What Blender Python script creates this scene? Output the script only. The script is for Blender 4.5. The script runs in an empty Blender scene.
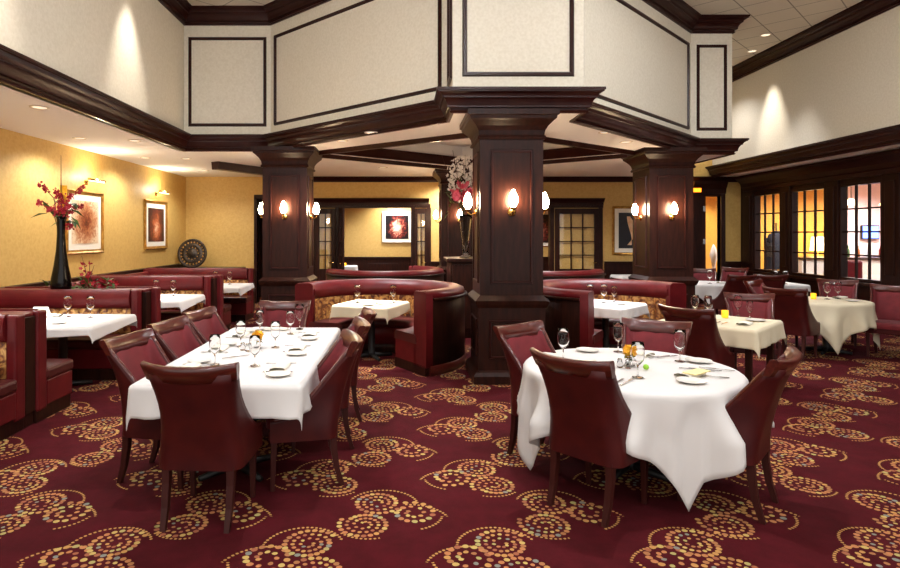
import bpy, math, random
from mathutils import Vector, Matrix
from mathutils.geometry import tessellate_polygon

PI = math.pi
random.seed(11)
SC = bpy.context.scene
COL = SC.collection


# ----------------------------------------------------------------- mesh helper
class MB:
    """collects shapes, builds ONE mesh object"""

    def __init__(self):
        self.v, self.f, self.s = [], [], []

    def add(self, verts, faces, smooth=False):
        o = len(self.v)
        self.v += [tuple(p) for p in verts]
        for f in faces:
            self.f.append([i + o for i in f])
            self.s.append(smooth)
        return self

    def box(self, x0, x1, y0, y1, z0, z1):
        x0, x1 = min(x0, x1), max(x0, x1)
        y0, y1 = min(y0, y1), max(y0, y1)
        z0, z1 = min(z0, z1), max(z0, z1)
        v = [(x0, y0, z0), (x1, y0, z0), (x1, y1, z0), (x0, y1, z0),
             (x0, y0, z1), (x1, y0, z1), (x1, y1, z1), (x0, y1, z1)]
        return self.add(v, [(3, 2, 1, 0), (4, 5, 6, 7), (0, 1, 5, 4), (1, 2, 6, 5), (2, 3, 7, 6), (3, 0, 4, 7)])

    def prism(self, poly, z0, z1):
        n = len(poly)
        a = sum(poly[i][0] * poly[(i + 1) % n][1] - poly[(i + 1) % n][0] * poly[i][1] for i in range(n))
        if a < 0:
            poly = poly[::-1]
        v = [(x, y, z0) for x, y in poly] + [(x, y, z1) for x, y in poly]
        f = [tuple(range(n - 1, -1, -1)), tuple(range(n, 2 * n))]
        f += [(i, (i + 1) % n, n + (i + 1) % n, n + i) for i in range(n)]
        return self.add(v, f)

    def tube(self, pts, rad, n=10, cap=True, smooth=True, squash=None):
        pts = [Vector(p) for p in pts]
        if not isinstance(rad, (list, tuple)):
            rad = [rad] * len(pts)
        v, f = [], []
        up = None
        for i, p in enumerate(pts):
            d = (pts[min(i + 1, len(pts) - 1)] - pts[max(i - 1, 0)]).normalized()
            if up is None:
                up = Vector((0, 0, 1)) if abs(d.z) < .9 else Vector((1, 0, 0))
            a = d.cross(up)
            if a.length < 1e-5:
                a = d.cross(Vector((0, 1, 0)))
            a.normalize()
            b = a.cross(d).normalized()
            up = b
            for k in range(n):
                t = 2 * PI * k / n
                v.append(p + a * (math.cos(t) * rad[i]) + b * (math.sin(t) * rad[i]))
        for i in range(len(pts) - 1):
            for k in range(n):
                f.append((i * n + k, i * n + (k + 1) % n, (i + 1) * n + (k + 1) % n, (i + 1) * n + k))
        if cap:
            f.append(tuple(range(n - 1, -1, -1)))
            f.append(tuple(range((len(pts) - 1) * n, len(pts) * n)))
        return self.add(v, f, smooth)

    def bar(self, p0, p1, w0, w1=None, d0=None, d1=None):
        """tapered square bar"""
        w1 = w0 if w1 is None else w1
        d0 = w0 if d0 is None else d0
        d1 = w1 if d1 is None else d1
        p0, p1 = Vector(p0), Vector(p1)
        v = []
        for p, w, d in ((p0, w0, d0), (p1, w1, d1)):
            v += [(p.x - w / 2, p.y - d / 2, p.z), (p.x + w / 2, p.y - d / 2, p.z),
                  (p.x + w / 2, p.y + d / 2, p.z), (p.x - w / 2, p.y + d / 2, p.z)]
        f = [(3, 2, 1, 0), (4, 5, 6, 7), (0, 1, 5, 4), (1, 2, 6, 5), (2, 3, 7, 6), (3, 0, 4, 7)]
        if p1.z < p0.z:
            f = [q[::-1] for q in f]
        return self.add(v, f)

    def lathe(self, prof, n=24, c=(0, 0, 0), smooth=True, close=False):
        """prof: (r,z) list"""
        v, f = [], []
        m = len(prof)
        for k in range(n):
            t = 2 * PI * k / n
            for r, z in prof:
                v.append((c[0] + r * math.cos(t), c[1] + r * math.sin(t), c[2] + z))
        for k in range(n):
            k2 = (k + 1) % n
            for i in range(m - 1 + (1 if close else 0)):
                i2 = (i + 1) % m
                f.append((k * m + i, k2 * m + i, k2 * m + i2, k * m + i2))
        if not close:
            if prof[0][0] > 1e-4:
                f.append(tuple(k * m for k in range(n - 1, -1, -1)))
            if prof[-1][0] > 1e-4:
                f.append(tuple(k * m + m - 1 for k in range(n)))
        return self.add(v, f, smooth)

    def grid(self, rows, closed=False, smooth=True):
        m, n = len(rows), len(rows[0])
        v = [p for r in rows for p in r]
        f = []
        for i in range(m - 1):
            for j in range(n - 1 + (1 if closed else 0)):
                j2 = (j + 1) % n
                f.append((i * n + j, i * n + j2, (i + 1) * n + j2, (i + 1) * n + j))
        return self.add(v, f, smooth)

    def sweep(self, path, prof, closed=False, side=1, smooth=False):
        """prof: closed outline of (out,z); out = distance to the right (side=1) of the path"""
        P = [Vector((p[0], p[1])) for p in path]
        n, m = len(P), len(prof)
        v = []
        for i in range(n):
            dirs = []
            if closed or i > 0:
                dirs.append((P[i] - P[i - 1]).normalized())
            if closed or i < n - 1:
                dirs.append((P[(i + 1) % n] - P[i]).normalized())
            ns = [Vector((d.y, -d.x)) * side for d in dirs]
            if len(ns) == 1:
                mt = ns[0]
            else:
                mt = (ns[0] + ns[1])
                mt = mt / max(.15, (1 + ns[0].dot(ns[1])))
            for o, z in prof:
                q = P[i] + mt * o
                v.append((q.x, q.y, z))
        f = []
        rng = range(n) if closed else range(n - 1)
        for i in rng:
            i2 = (i + 1) % n
            for j in range(m):
                j2 = (j + 1) % m
                f.append((i * m + j, i * m + j2, i2 * m + j2, i2 * m + j))
        if not closed:
            f.append(tuple(range(m - 1, -1, -1)))
            f.append(tuple((n - 1) * m + j for j in range(m)))
        return self.add(v, f, smooth)

    def xf(self, M, start=0):
        for i in range(start, len(self.v)):
            self.v[i] = tuple(M @ Vector(self.v[i]))
        return self

    def build(self, name, mat, parent=None, loc=None, rotz=0, bevel=0, subsurf=0, solid=0, recalc=True):
        me = bpy.data.meshes.new(name)
        me.from_pydata(self.v, [], self.f)
        me.polygons.foreach_set('use_smooth', self.s)
        if recalc:
            import bmesh
            bm = bmesh.new()
            bm.from_mesh(me)
            bmesh.ops.recalc_face_normals(bm, faces=bm.faces)
            bm.to_mesh(me)
            bm.free()
        me.materials.append(mat)
        o = bpy.data.objects.new(name, me)
        COL.objects.link(o)
        if parent:
            o.parent = parent
        if loc:
            o.location = loc
        if rotz:
            o.rotation_euler = (0, 0, rotz)
        if bevel:
            m = o.modifiers.new('bevel', 'BEVEL')
            m.width = bevel
            m.segments = 2
            m.limit_method = 'ANGLE'
            m.angle_limit = math.radians(40)
        if solid:
            m = o.modifiers.new('solid', 'SOLIDIFY')
            m.thickness = solid
            m.offset = -1
        if subsurf:
            m = o.modifiers.new('sub', 'SUBSURF')
            m.levels = m.render_levels = subsurf
        return o


def tag(o, label=None, cat=None, group=None, kind=None):
    if label:
        o['label'] = label
    if cat:
        o['category'] = cat
    if group:
        o['group'] = group
    if kind:
        o['kind'] = kind
    return o


def empty(name, loc=(0, 0, 0), rotz=0, label=None, cat=None, group=None, kind=None):
    o = bpy.data.objects.new(name, None)
    o.empty_display_size = .1
    COL.objects.link(o)
    o.location = loc
    o.rotation_euler = (0, 0, rotz)
    return tag(o, label, cat, group, kind)


KIDS = {}


def copy_tree(o, parent=None):
    c = o.copy()
    COL.objects.link(c)
    if parent:
        c.parent = parent
    for ch in [x for x in o.children]:
        copy_tree(ch, c)
    return c


def put(o, x, y, z=0, rotz=0, label=None, group=None, tilt=None):
    o.location = (x, y, z)
    o.rotation_euler = (tilt[0], tilt[1], rotz) if tilt else (0, 0, rotz)
    if label:
        o['label'] = label
    if group:
        o['group'] = group
    return o


class Proto:
    """first use hands out the built thing itself, later uses copies"""

    def __init__(self, o):
        self.o, self.used = o, False

    def get(self):
        if not self.used:
            self.used = True
            return self.o
        return copy_tree(self.o)


def face_rot(fx, fy):
    return math.atan2(-fx, fy)


# ----------------------------------------------------------------- materials
def lin(c):
    c = c / 255
    return c / 12.92 if c <= .04045 else ((c + .055) / 1.055) ** 2.4


def S(r, g, b):
    return (lin(r), lin(g), lin(b), 1)


def new_mat(name):
    m = bpy.data.materials.new(name)
    m.use_nodes = True
    nt = m.node_tree
    return m, nt, nt.nodes['Principled BSDF']


def mat(name, col, rough=.5, metal=0, spec=.5, coat=0, col2=None, nscale=8, ndetail=4, stretch=None,
        bump=0, bscale=60, emit=None, estr=0, trans=0, ior=1.45, sheen=0, rng=(.35, .65)):
    m, nt, b = new_mat(name)
    L = nt.links.new
    b.inputs['Base Color'].default_value = col
    b.inputs['Roughness'].default_value = rough
    b.inputs['Metallic'].default_value = metal
    b.inputs['Specular IOR Level'].default_value = spec
    b.inputs['Coat Weight'].default_value = coat
    b.inputs['Coat Roughness'].default_value = .15
    b.inputs['IOR'].default_value = ior
    b.inputs['Transmission Weight'].default_value = trans
    if sheen:
        b.inputs['Sheen Weight'].default_value = sheen
    tc = nt.nodes.new('ShaderNodeTexCoord')
    src = tc.outputs['Object']
    if stretch:
        mp = nt.nodes.new('ShaderNodeMapping')
        mp.inputs['Scale'].default_value = stretch
        L(src, mp.inputs['Vector'])
        src = mp.outputs['Vector']
    if col2:
        n = nt.nodes.new('ShaderNodeTexNoise')
        n.inputs['Scale'].default_value = nscale
        n.inputs['Detail'].default_value = ndetail
        L(src, n.inputs['Vector'])
        r = nt.nodes.new('ShaderNodeValToRGB')
        r.color_ramp.elements[0].position, r.color_ramp.elements[1].position = rng
        r.color_ramp.elements[0].color = col
        r.color_ramp.elements[1].color = col2
        L(n.outputs['Fac'], r.inputs['Fac'])
        L(r.outputs['Color'], b.inputs['Base Color'])
    if bump:
        n2 = nt.nodes.new('ShaderNodeTexNoise')
        n2.inputs['Scale'].default_value = bscale
        n2.inputs['Detail'].default_value = 3
        L(src, n2.inputs['Vector'])
        bp = nt.nodes.new('ShaderNodeBump')
        bp.inputs['Strength'].default_value = bump
        bp.inputs['Distance'].default_value = .01
        L(n2.outputs['Fac'], bp.inputs['Height'])
        L(bp.outputs['Normal'], b.inputs['Normal'])
    if emit:
        b.inputs['Emission Color'].default_value = emit
        b.inputs['Emission Strength'].default_value = estr
    return m


class E:
    """node arithmetic"""
    nt = None

    def __init__(self, s):
        self.s = s

    @staticmethod
    def op(kind, *a):
        n = E.nt.nodes.new('ShaderNodeMath')
        n.operation = kind
        for i, x in enumerate(a):
            if isinstance(x, E):
                E.nt.links.new(x.s, n.inputs[i])
            else:
                n.inputs[i].default_value = x
        return E(n.outputs[0])

    def __add__(s, o): return E.op('ADD', s, o)
    def __radd__(s, o): return E.op('ADD', o, s)
    def __sub__(s, o): return E.op('SUBTRACT', s, o)
    def __rsub__(s, o): return E.op('SUBTRACT', o, s)
    def __mul__(s, o): return E.op('MULTIPLY', s, o)
    def __rmul__(s, o): return E.op('MULTIPLY', o, s)
    def __truediv__(s, o): return E.op('DIVIDE', s, o)
    def floor(s): return E.op('FLOOR', s)
    def fract(s): return E.op('FRACT', s)
    def lt(s, o): return E.op('LESS_THAN', s, o)
    def gt(s, o): return E.op('GREATER_THAN', s, o)
    def max(s, o): return E.op('MAXIMUM', s, o)
    def min(s, o): return E.op('MINIMUM', s, o)
    def sqrt(s): return E.op('SQRT', s)
    def abs(s): return E.op('ABSOLUTE', s)


def carpet_material():
    m, nt, b = new_mat('carpet')
    E.nt = nt
    L = nt.links.new
    tc = nt.nodes.new('ShaderNodeTexCoord')
    sep = nt.nodes.new('ShaderNodeSeparateXYZ')
    L(tc.outputs['Object'], sep.inputs[0])
    X, Y = E(sep.outputs[0]), E(sep.outputs[1])

    def spiral(px, py, cx, cy, K, dr, ds, rot, mir, seed, cid, big=1.0):
        dx, dy = px - cx, py - cy
        r = (dx * dx + dy * dy).sqrt()
        th = ((E.op('ARCTAN2', dy, dx) * mir + rot) / (2 * PI)).fract()
        rho = r / dr - th
        k = rho.floor()
        n = ((k + 1.15) * (2 * PI * dr / ds)).floor().max(4.0)
        a = th * n
        ai = a.floor()
        af = a - ai - .5
        along = af * 2 * PI * r / n
        radial = (rho - k - .5) * dr
        d = (along * along + radial * radial).sqrt()
        size = (k * k * (.03 * big) + .25) * dr
        size = size.min(.46 * dr)
        mask = d.lt(size) * k.lt(K - .5) * k.gt(-.5)
        cv = nt.nodes.new('ShaderNodeCombineXYZ')
        L((k + seed).s, cv.inputs[0])
        L(ai.s, cv.inputs[1])
        L(cid.s, cv.inputs[2])
        wn = nt.nodes.new('ShaderNodeTexWhiteNoise')
        wn.noise_dimensions = '3D'
        L(cv.outputs[0], wn.inputs['Vector'])
        return mask, E(wn.outputs['Value'])

    def arc(px, py, cx, cy, R, ds, a0, a1, dotr):
        dx, dy = px - cx, py - cy
        r = (dx * dx + dy * dy).sqrt()
        th = (E.op('ARCTAN2', dy, dx) / (2 * PI)).fract()
        n = round(2 * PI * R / ds)
        af = (th * n).fract() - .5
        along = af * (2 * PI * R / n)
        rad = r - R
        d = (along * along + rad * rad).sqrt()
        return d.lt(dotr) * th.gt(a0) * th.lt(a1)

    PX, PY = 1.06, 1.045
    total, hue = None, None
    for (ox, oy, mir, fl) in ((-.06, 3.66, 1, 1), (.46, 4.2, -1, -1)):
        ux, uy = (X - ox) / PX, (Y - oy) / PY
        fx, fy = (ux + .5).floor(), (uy + .5).floor()
        px, py = (ux - fx) * PX, (uy - fy) * PY
        cid = fx * 7 + fy * 13
        parts = [spiral(px, py, -.09 * fl, .14, 3, .0435, .039, .5, mir, 3, cid),
                 spiral(px, py, -.16 * fl, -.145, 3, .0435, .039, 2.6, -mir, 17, cid),
                 spiral(px, py, .125 * fl, .0, 2, .058, .052, 4.2, mir, 41, cid, 2.1)]
        ms, hs = None, None
        for mk, h in parts:
            if ms is None:
                ms, hs = mk, mk * h
            else:
                hs = hs + (mk * h) * (1 - ms)
                ms = ms.max(mk)
        a1_, a2_, a3_ = ((.02, .44), (.62, .80), (.80, .97)) if fl > 0 else ((.06, .48), (.70, .88), (.53, .70))
        ar = arc(px, py, -.06 * fl, .10, .22, .026, *a1_, .0085).max(arc(px, py, -.13 * fl, -.10, .215, .026, *a2_, .008)).max(
            arc(px, py, .10 * fl, -.01, .205, .026, *a3_, .0085)).max(arc(px, py, .10 * fl, -.14, .25, .026, *((.06, .27) if fl > 0 else (.23, .44)), .0085))
        hs = hs + ar * .3 * (1 - ms)
        ms = ms.max(ar)
        if total is None:
            total, hue = ms, hs
        else:
            hue = hue + hs * (1 - total)
            total = total.max(ms)
    ramp = nt.nodes.new('ShaderNodeValToRGB')
    ramp.color_ramp.interpolation = 'CONSTANT'
    cr = ramp.color_ramp.elements
    stops = [(0, S(178, 118, 76)), (.25, S(182, 134, 78)), (.45, S(160, 108, 70)), (.62, S(186, 158, 92)),
             (.76, S(150, 92, 66)), (.86, S(166, 154, 96)), (.93, S(124, 126, 116))]
    cr[0].position, cr[0].color = stops[0]
    cr[1].position, cr[1].color = stops[1]
    for p, c in stops[2:]:
        e = cr.new(p)
        e.color = c
    L(hue.s, ramp.inputs['Fac'])
    nz = nt.nodes.new('ShaderNodeTexNoise')
    nz.inputs['Scale'].default_value = 5
    nz.inputs['Detail'].default_value = 8
    nz.inputs['Roughness'].default_value = .7
    L(tc.outputs['Object'], nz.inputs['Vector'])
    bg = nt.nodes.new('ShaderNodeValToRGB')
    bg.color_ramp.elements[0].position, bg.color_ramp.elements[1].position = .35, .66
    bg.color_ramp.elements[0].color = S(62, 12, 16)
    bg.color_ramp.elements[1].color = S(77, 16, 23)
    L(nz.outputs['Fac'], bg.inputs['Fac'])
    mix = nt.nodes.new('ShaderNodeMix')
    mix.data_type = 'RGBA'
    L(total.s, mix.inputs['Factor'])
    L(bg.outputs['Color'], mix.inputs['A'])
    L(ramp.outputs['Color'], mix.inputs['B'])
    L(mix.outputs['Result'], b.inputs['Base Color'])
    b.inputs['Roughness'].default_value = .95
    b.inputs['Specular IOR Level'].default_value = .1
    n2 = nt.nodes.new('ShaderNodeTexNoise')
    n2.inputs['Scale'].default_value = 260
    L(tc.outputs['Object'], n2.inputs['Vector'])
    bp = nt.nodes.new('ShaderNodeBump')
    bp.inputs['Strength'].default_value = .5
    bp.inputs['Distance'].default_value = .006
    L(n2.outputs['Fac'], bp.inputs['Height'])
    L(bp.outputs['Normal'], b.inputs['Normal'])
    return m


def damask_material():
    m, nt, b = new_mat('gold_wallpaper')
    L = nt.links.new
    tc = nt.nodes.new('ShaderNodeTexCoord')
    v = nt.nodes.new('ShaderNodeTexVoronoi')
    v.inputs['Scale'].default_value = 11
    L(tc.outputs['Object'], v.inputs['Vector'])
    n = nt.nodes.new('ShaderNodeTexNoise')
    n.inputs['Scale'].default_value = 24
    n.inputs['Detail'].default_value = 5
    L(tc.outputs['Object'], n.inputs['Vector'])
    mx = nt.nodes.new('ShaderNodeMath')
    mx.operation = 'MULTIPLY_ADD'
    mx.inputs[1].default_value = .35
    L(v.outputs['Distance'], mx.inputs[0])
    L(n.outputs['Fac'], mx.inputs[2])
    r = nt.nodes.new('ShaderNodeValToRGB')
    r.color_ramp.elements[0].position, r.color_ramp.elements[1].position = .45, .85
    r.color_ramp.elements[0].color = S(198, 158, 84)
    r.color_ramp.elements[1].color = S(208, 170, 96)
    L(mx.outputs[0], r.inputs['Fac'])
    L(r.outputs['Color'], b.inputs['Base Color'])
    b.inputs['Roughness'].default_value = .55
    return m


def booth_fabric():
    """gold-brown patterned upholstery with soft vertical channels"""
    m, nt, b = new_mat('gold_booth_fabric')
    L = nt.links.new
    tc = nt.nodes.new('ShaderNodeTexCoord')
    n = nt.nodes.new('ShaderNodeTexNoise')
    n.inputs['Scale'].default_value = 9
    n.inputs['Detail'].default_value = 3
    n.inputs['Distortion'].default_value = 2.2
    L(tc.outputs['Object'], n.inputs['Vector'])
    r = nt.nodes.new('ShaderNodeValToRGB')
    e = r.color_ramp.elements
    e[0].position, e[0].color = .38, S(92, 42, 22)
    e[1].position, e[1].color = .62, S(214, 164, 92)
    x = e.new(.5)
    x.color = S(168, 108, 52)
    L(n.outputs['Fac'], r.inputs['Fac'])
    L(r.outputs['Color'], b.inputs['Base Color'])
    b.inputs['Roughness'].default_value = .6
    return m


def tile_ceiling_material():
    m, nt, b = new_mat('ceiling_tiles')
    E.nt = nt
    L = nt.links.new
    tc = nt.nodes.new('ShaderNodeTexCoord')
    sep = nt.nodes.new('ShaderNodeSeparateXYZ')
    L(tc.outputs['Object'], sep.inputs[0])
    X, Y = E(sep.outputs[0]), E(sep.outputs[1])
    k = .70711 / .61
    u, v = ((X + Y) * k).fract(), ((X - Y) * k).fract()
    line = u.lt(.03).max(v.lt(.03))
    mix = nt.nodes.new('ShaderNodeMix')
    mix.data_type = 'RGBA'
    L(line.s, mix.inputs['Factor'])
    mix.inputs['A'].default_value = S(226, 218, 202)
    mix.inputs['B'].default_value = S(150, 142, 128)
    L(mix.outputs['Result'], b.inputs['Base Color'])
    b.inputs['Roughness'].default_value = .9
    return m


def pane_material():
    m = bpy.data.materials.new('window_glass')
    m.use_nodes = True
    nt = m.node_tree
    nt.nodes.clear()
    out = nt.nodes.new('ShaderNodeOutputMaterial')
    t = nt.nodes.new('ShaderNodeBsdfTransparent')
    g = nt.nodes.new('ShaderNodeBsdfGlossy')
    g.inputs['Roughness'].default_value = .02
    lw = nt.nodes.new('ShaderNodeLayerWeight')
    E.nt = nt
    fac = E.op('POWER', E(lw.outputs['Facing']), 5.0) * .7 + .04
    mx = nt.nodes.new('ShaderNodeMixShader')
    nt.links.new(fac.s, mx.inputs[0])
    nt.links.new(t.outputs[0], mx.inputs[1])
    nt.links.new(g.outputs[0], mx.inputs[2])
    nt.links.new(mx.outputs[0], out.inputs['Surface'])
    return m


def art_material(name, stops, scale=2.5, radial=None, distort=1.5):
    """abstract picture: noise (plus optional radial falloff in generated coords)"""
    m, nt, b = new_mat(name)
    L = nt.links.new
    tc = nt.nodes.new('ShaderNodeTexCoord')
    n = nt.nodes.new('ShaderNodeTexNoise')
    n.inputs['Scale'].default_value = scale
    n.inputs['Detail'].default_value = 6
    n.inputs['Distortion'].default_value = distort
    L(tc.outputs['Object'], n.inputs['Vector'])
    fac = n.outputs['Fac']
    if radial:
        (ux, uz, sx, sz, wt) = radial
        E.nt = nt
        sep = nt.nodes.new('ShaderNodeSeparateXYZ')
        L(tc.outputs['Object'], sep.inputs[0])
        X, Z = E(sep.outputs[0]), E(sep.outputs[2])
        dx, dz = (X - ux) * (1 / sx), (Z - uz) * (1 / sz)
        d = (dx * dx + dz * dz).sqrt()
        fac = (d * wt + E(fac) * (1 - wt)).s
    r = nt.nodes.new('ShaderNodeValToRGB')
    e = r.color_ramp.elements
    e[0].position, e[0].color = stops[0]
    e[1].position, e[1].color = stops[-1]
    for p, c in stops[1:-1]:
        q = e.new(p)
        q.color = c
    L(fac, r.inputs['Fac'])
    L(r.outputs['Color'], b.inputs['Base Color'])
    b.inputs['Roughness'].default_value = .4
    return m


M = {}
M['carpet'] = carpet_material()
M['gold_wall'] = damask_material()
M['booth_fabric'] = booth_fabric()
M['tiles'] = tile_ceiling_material()
M['pane'] = pane_material()
M['cream_wall'] = mat('cream_wall', S(224, 215, 196), .7, col2=S(215, 205, 184), nscale=30, bump=.04, bscale=300)
M['ceiling'] = mat('plaster_ceiling', S(250, 247, 243), .85)
M['ochre_wall'] = mat('ochre_wall', S(214, 152, 52), .6, col2=S(204, 142, 46), nscale=20)
M['wood'] = mat('dark_mahogany', S(48, 22, 15), .34, spec=.18, coat=.0, col2=S(33, 15, 10), nscale=4, ndetail=6, stretch=(7, 7, 1))
M['wood_crown'] = mat('mahogany_crown', S(50, 22, 16), .3, spec=.22, coat=.0, col2=S(40, 14, 12), nscale=6)
M['rail_wood'] = mat('chair_rail_wood', S(84, 28, 21), .28, coat=.4, col2=S(62, 19, 14), nscale=7, ndetail=6, stretch=(1, 8, 8))
M['leg_wood'] = mat('chair_leg_wood', S(58, 20, 15), .5, spec=.3, col2=S(52, 16, 12), nscale=6, stretch=(8, 8, 1))
M['leather'] = mat('oxblood_leather', S(70, 19, 17), .4, spec=.25, col2=S(56, 14, 15), nscale=6, bump=.06, bscale=160)
M['velvet'] = mat('burgundy_upholstery', S(108, 26, 32), .65, spec=.3, col2=S(92, 20, 26), nscale=9, bump=.05, bscale=220, sheen=.1)
M['booth_red'] = mat('booth_red_leather', S(99, 22, 25), .4, spec=.3, col2=S(84, 16, 20), nscale=5, bump=.05, bscale=120)
M['seat_leather'] = mat('booth_seat_leather', S(78, 25, 24), .38, spec=.5, col2=S(62, 18, 18), nscale=5, bump=.05, bscale=120)
M['linen'] = mat('white_linen', S(212, 208, 204), .85, spec=.2, bump=.05, bscale=340)
M['linen_cream'] = mat('cream_linen', S(212, 200, 172), .85, spec=.2, bump=.05, bscale=340)
M['china'] = mat('white_china', S(226, 223, 216), .15, spec=.5)
M['steel'] = mat('polished_steel', S(200, 200, 200), .18, metal=1)
M['brass'] = mat('brass', S(202, 160, 84), .25, metal=1)
M['gold_frame'] = mat('gilt_frame', S(196, 150, 72), .35, metal=.7, col2=S(160, 112, 46), nscale=14)
M['black_gloss'] = mat('black_glaze', S(8, 5, 5), .14, spec=.3, coat=0)
M['mat_board'] = mat('mat_board', S(240, 232, 214), .7)
M['glass'] = mat('clear_glass', (1, 1, 1, 1), .02, trans=1, ior=1.25)
M['globe'] = mat('lit_globe', S(255, 240, 215), .4, emit=S(255, 220, 176), estr=130)
M['lens'] = mat('downlight_lens', S(255, 250, 240), .4, emit=S(255, 232, 200), estr=.9)
M['trim_white'] = mat('downlight_trim', S(225, 215, 200), .5)
M['amber'] = mat('amber_votive_glass', S(236, 170, 40), .2, emit=S(255, 170, 30), estr=.9)
M['yellow_petal'] = mat('yellow_petals', S(236, 186, 34), .6, col2=S(226, 150, 20), nscale=30)
M['green'] = mat('green_leaves', S(74, 98, 34), .55, col2=S(44, 70, 24), nscale=20)
M['lime'] = mat('lime_green_bud', S(140, 196, 50), .5)
M['red_petal'] = mat('red_petals', S(176, 24, 40), .5, col2=S(140, 12, 34), nscale=30)
M['pink_petal'] = mat('pink_petals', S(214, 58, 92), .5, col2=S(230, 120, 140), nscale=20)
M['white_petal'] = mat('white_petals', S(244, 240, 236), .6)
M['twig'] = mat('brown_twigs', S(78, 54, 34), .7)
M['bronze'] = mat('aged_bronze', S(72, 58, 44), .4, metal=.5, col2=S(36, 28, 22), nscale=40, rng=(.42, .58))
M['napkin'] = mat('napkin_linen', S(226, 220, 204), .85, spec=.2)
M['yellow_card'] = mat('cream_menu_card', S(240, 222, 160), .6)
M['black_plastic'] = mat('black_plastic', S(20, 18, 18), .5)
M['exit_orange'] = mat('orange_lit_sign', S(255, 150, 40), .4, emit=S(255, 140, 30), estr=2.2)
M['screen'] = mat('blue_screen', S(80, 110, 220), .3, emit=S(110, 140, 255), estr=3)
M['pinkwhite'] = mat('pale_rose_wall', S(232, 200, 192), .7)
M['dark_coat'] = mat('dark_wool', S(30, 28, 34), .9)
M['shade'] = mat('glowing_shade', S(255, 236, 200), .6, emit=S(255, 214, 150), estr=6)

# ================================================================= SETTING
H0 = 3.1          # low ceiling
H1 = 5.45         # high ceiling
YB = 14.7         # back wall
XL = -5.3         # left wall
XR = 8.3          # window wall
XUL = -3.65       # upper wall over the booths
XUR = 7.6         # upper wall over the windows
YF = -1.5         # the room is cut behind the camera


def struct(name, mb, m, parent=None, bevel=0, label=None, cat=None, **k):
    o = mb.build(name, m, parent, bevel=bevel, **k)
    if parent is None:
        o['kind'] = 'structure'
        tag(o, label, cat)
    return o


# floor
struct('floor', MB().box(XL - .2, 15, YF, 20.2, -.1, 0), M['carpet'], label='burgundy carpet with golden swirls of dots', cat='floor')

# left wall
struct('wall_left', MB().box(XL - .15, XL, YF, YB + .15, 0, H0 + .05), M['gold_wall'], label='golden patterned wall behind the row of booths', cat='wall')
struct('trim_1', MB().sweep([(XL, YF), (XL, YB)], [(0, .93), (.05, .93), (.06, .99), (0, 1.0)]).sweep([(XL, YF), (XL, YB)], [(0, 0), (.02, 0), (.02, .93), (0, .93)]),
       M['wood'], label='dark wood rail along the golden wall above the booths', cat='trim')

# back wall with openings: left doorway, right doorway, far right door
def wall_y(mb, y0, y1, x0, x1, zt, holes):
    xs = x0
    for (a, b, z) in holes:
        mb.box(xs, a, y0, y1, 0, zt)
        mb.box(a, b, y0, y1, z, zt)
        xs = b
    mb.box(xs, x1, y0, y1, 0, zt)
    return mb


DH = 2.34
struct('wall_back', wall_y(MB(), YB, YB + .15, XL, XR + .2, H1, [(-3.55, -2.95, 2.55), (-1.52, .27, DH), (2.1, 3.67, DH), (7.42, 7.80, 2.62)]), M['gold_wall'],
       label='golden patterned back wall with two wide doorways', cat='wall')
wz = MB()
for a, b in ((-2.9, -2.2), (.7, 2.02), (4.95, 7.08), (7.9, XR)):
    wz.box(a, b, YB - .03, YB, 0, .98)
    wz.box(a, b, YB - .06, YB, .98, 1.03)
    wz.box(a + .1, b - .1, YB - .04, YB - .03, .2, .8)
struct('trim_2', wz, M['wood'], bevel=.008, label='dark wood wainscot along the back wall', cat='trim')
CROWN_S = [(0, H0 - .13), (.02, H0 - .13), (.03, H0 - .09), (.1, H0 - .02), (.1, H0), (0, H0)]
struct('trim_3', MB().sweep([(-2.2, YB), (XR, YB)], CROWN_S, side=1), M['wood_crown'], label='dark crown moulding on the back wall', cat='trim')

# hall behind the left column
struct('wall_hall', MB().box(-3.9, -2.6, YB + 1.5, YB + 1.6, 0, 3), M['wood'], label='dark panelled hall wall behind the left column', cat='wall')
struct('trim_4', MB().box(-3.62, -3.55, YB - .04, YB + .2, 0, 2.6).box(-2.95, -2.88, YB - .04, YB + .2, 0, 2.6).box(-3.62, -2.88, YB - .04, YB + .2, 2.55, 2.66),
       M['wood'], bevel=.006, label='dark casing of the hall opening beside the left column', cat='trim')

# rear dining room
struct('wall_rear', MB().box(XL, 15, 19.5, 19.65, 0, 3.2), M['gold_wall'], label='golden wall of the rear dining room', cat='wall')
rw = MB().box(XL, 7.0, 19.46, 19.5, 0, .9).box(XL, 7.0, 19.43, 19.5, .9, .96)
for i in range(9):
    x = XL + .3 + i * 1.3
    rw.box(x, x + 1.0, 19.45, 19.46, .2, .75)
struct('trim_5', rw, M['wood'], bevel=.006, label='dark wainscot in the rear dining room', cat='trim')
struct('ceiling_rear', MB().box(XL, XR + .2, YB + .15, 19.65, 3.1, 3.2), M['ceiling'], label='low ceiling of the rear dining room', cat='ceiling')
struct('wall_rear_left', MB().box(XL - .15, XL, YB + .15, 19.65, 0, 3.2), M['gold_wall'], label='end wall of the rear dining room', cat='wall')
struct('wall_rear_right', MB().box(7.2, 7.3, YB + .9, 19.5, 0, 3.2).box(7.3, 8.6, YB + 1.5, YB + 1.6, 0, 3.2), M['ochre_wall'], label='bright ochre wall beyond the far right door', cat='wall')

# ---- ceilings
OCT = [(XUL, 10.05), (-2.2, 10.05), (.58, 7.42), (.58, 6.86), (2.08, 6.86), (2.08, 7.42), (5.03, 10.45), (5.75, 10.45)]
RECESS = [(-1.35, 10.3), (1.25, 8.3), (3.85, 10.3), (1.25, 12.4)]


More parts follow.
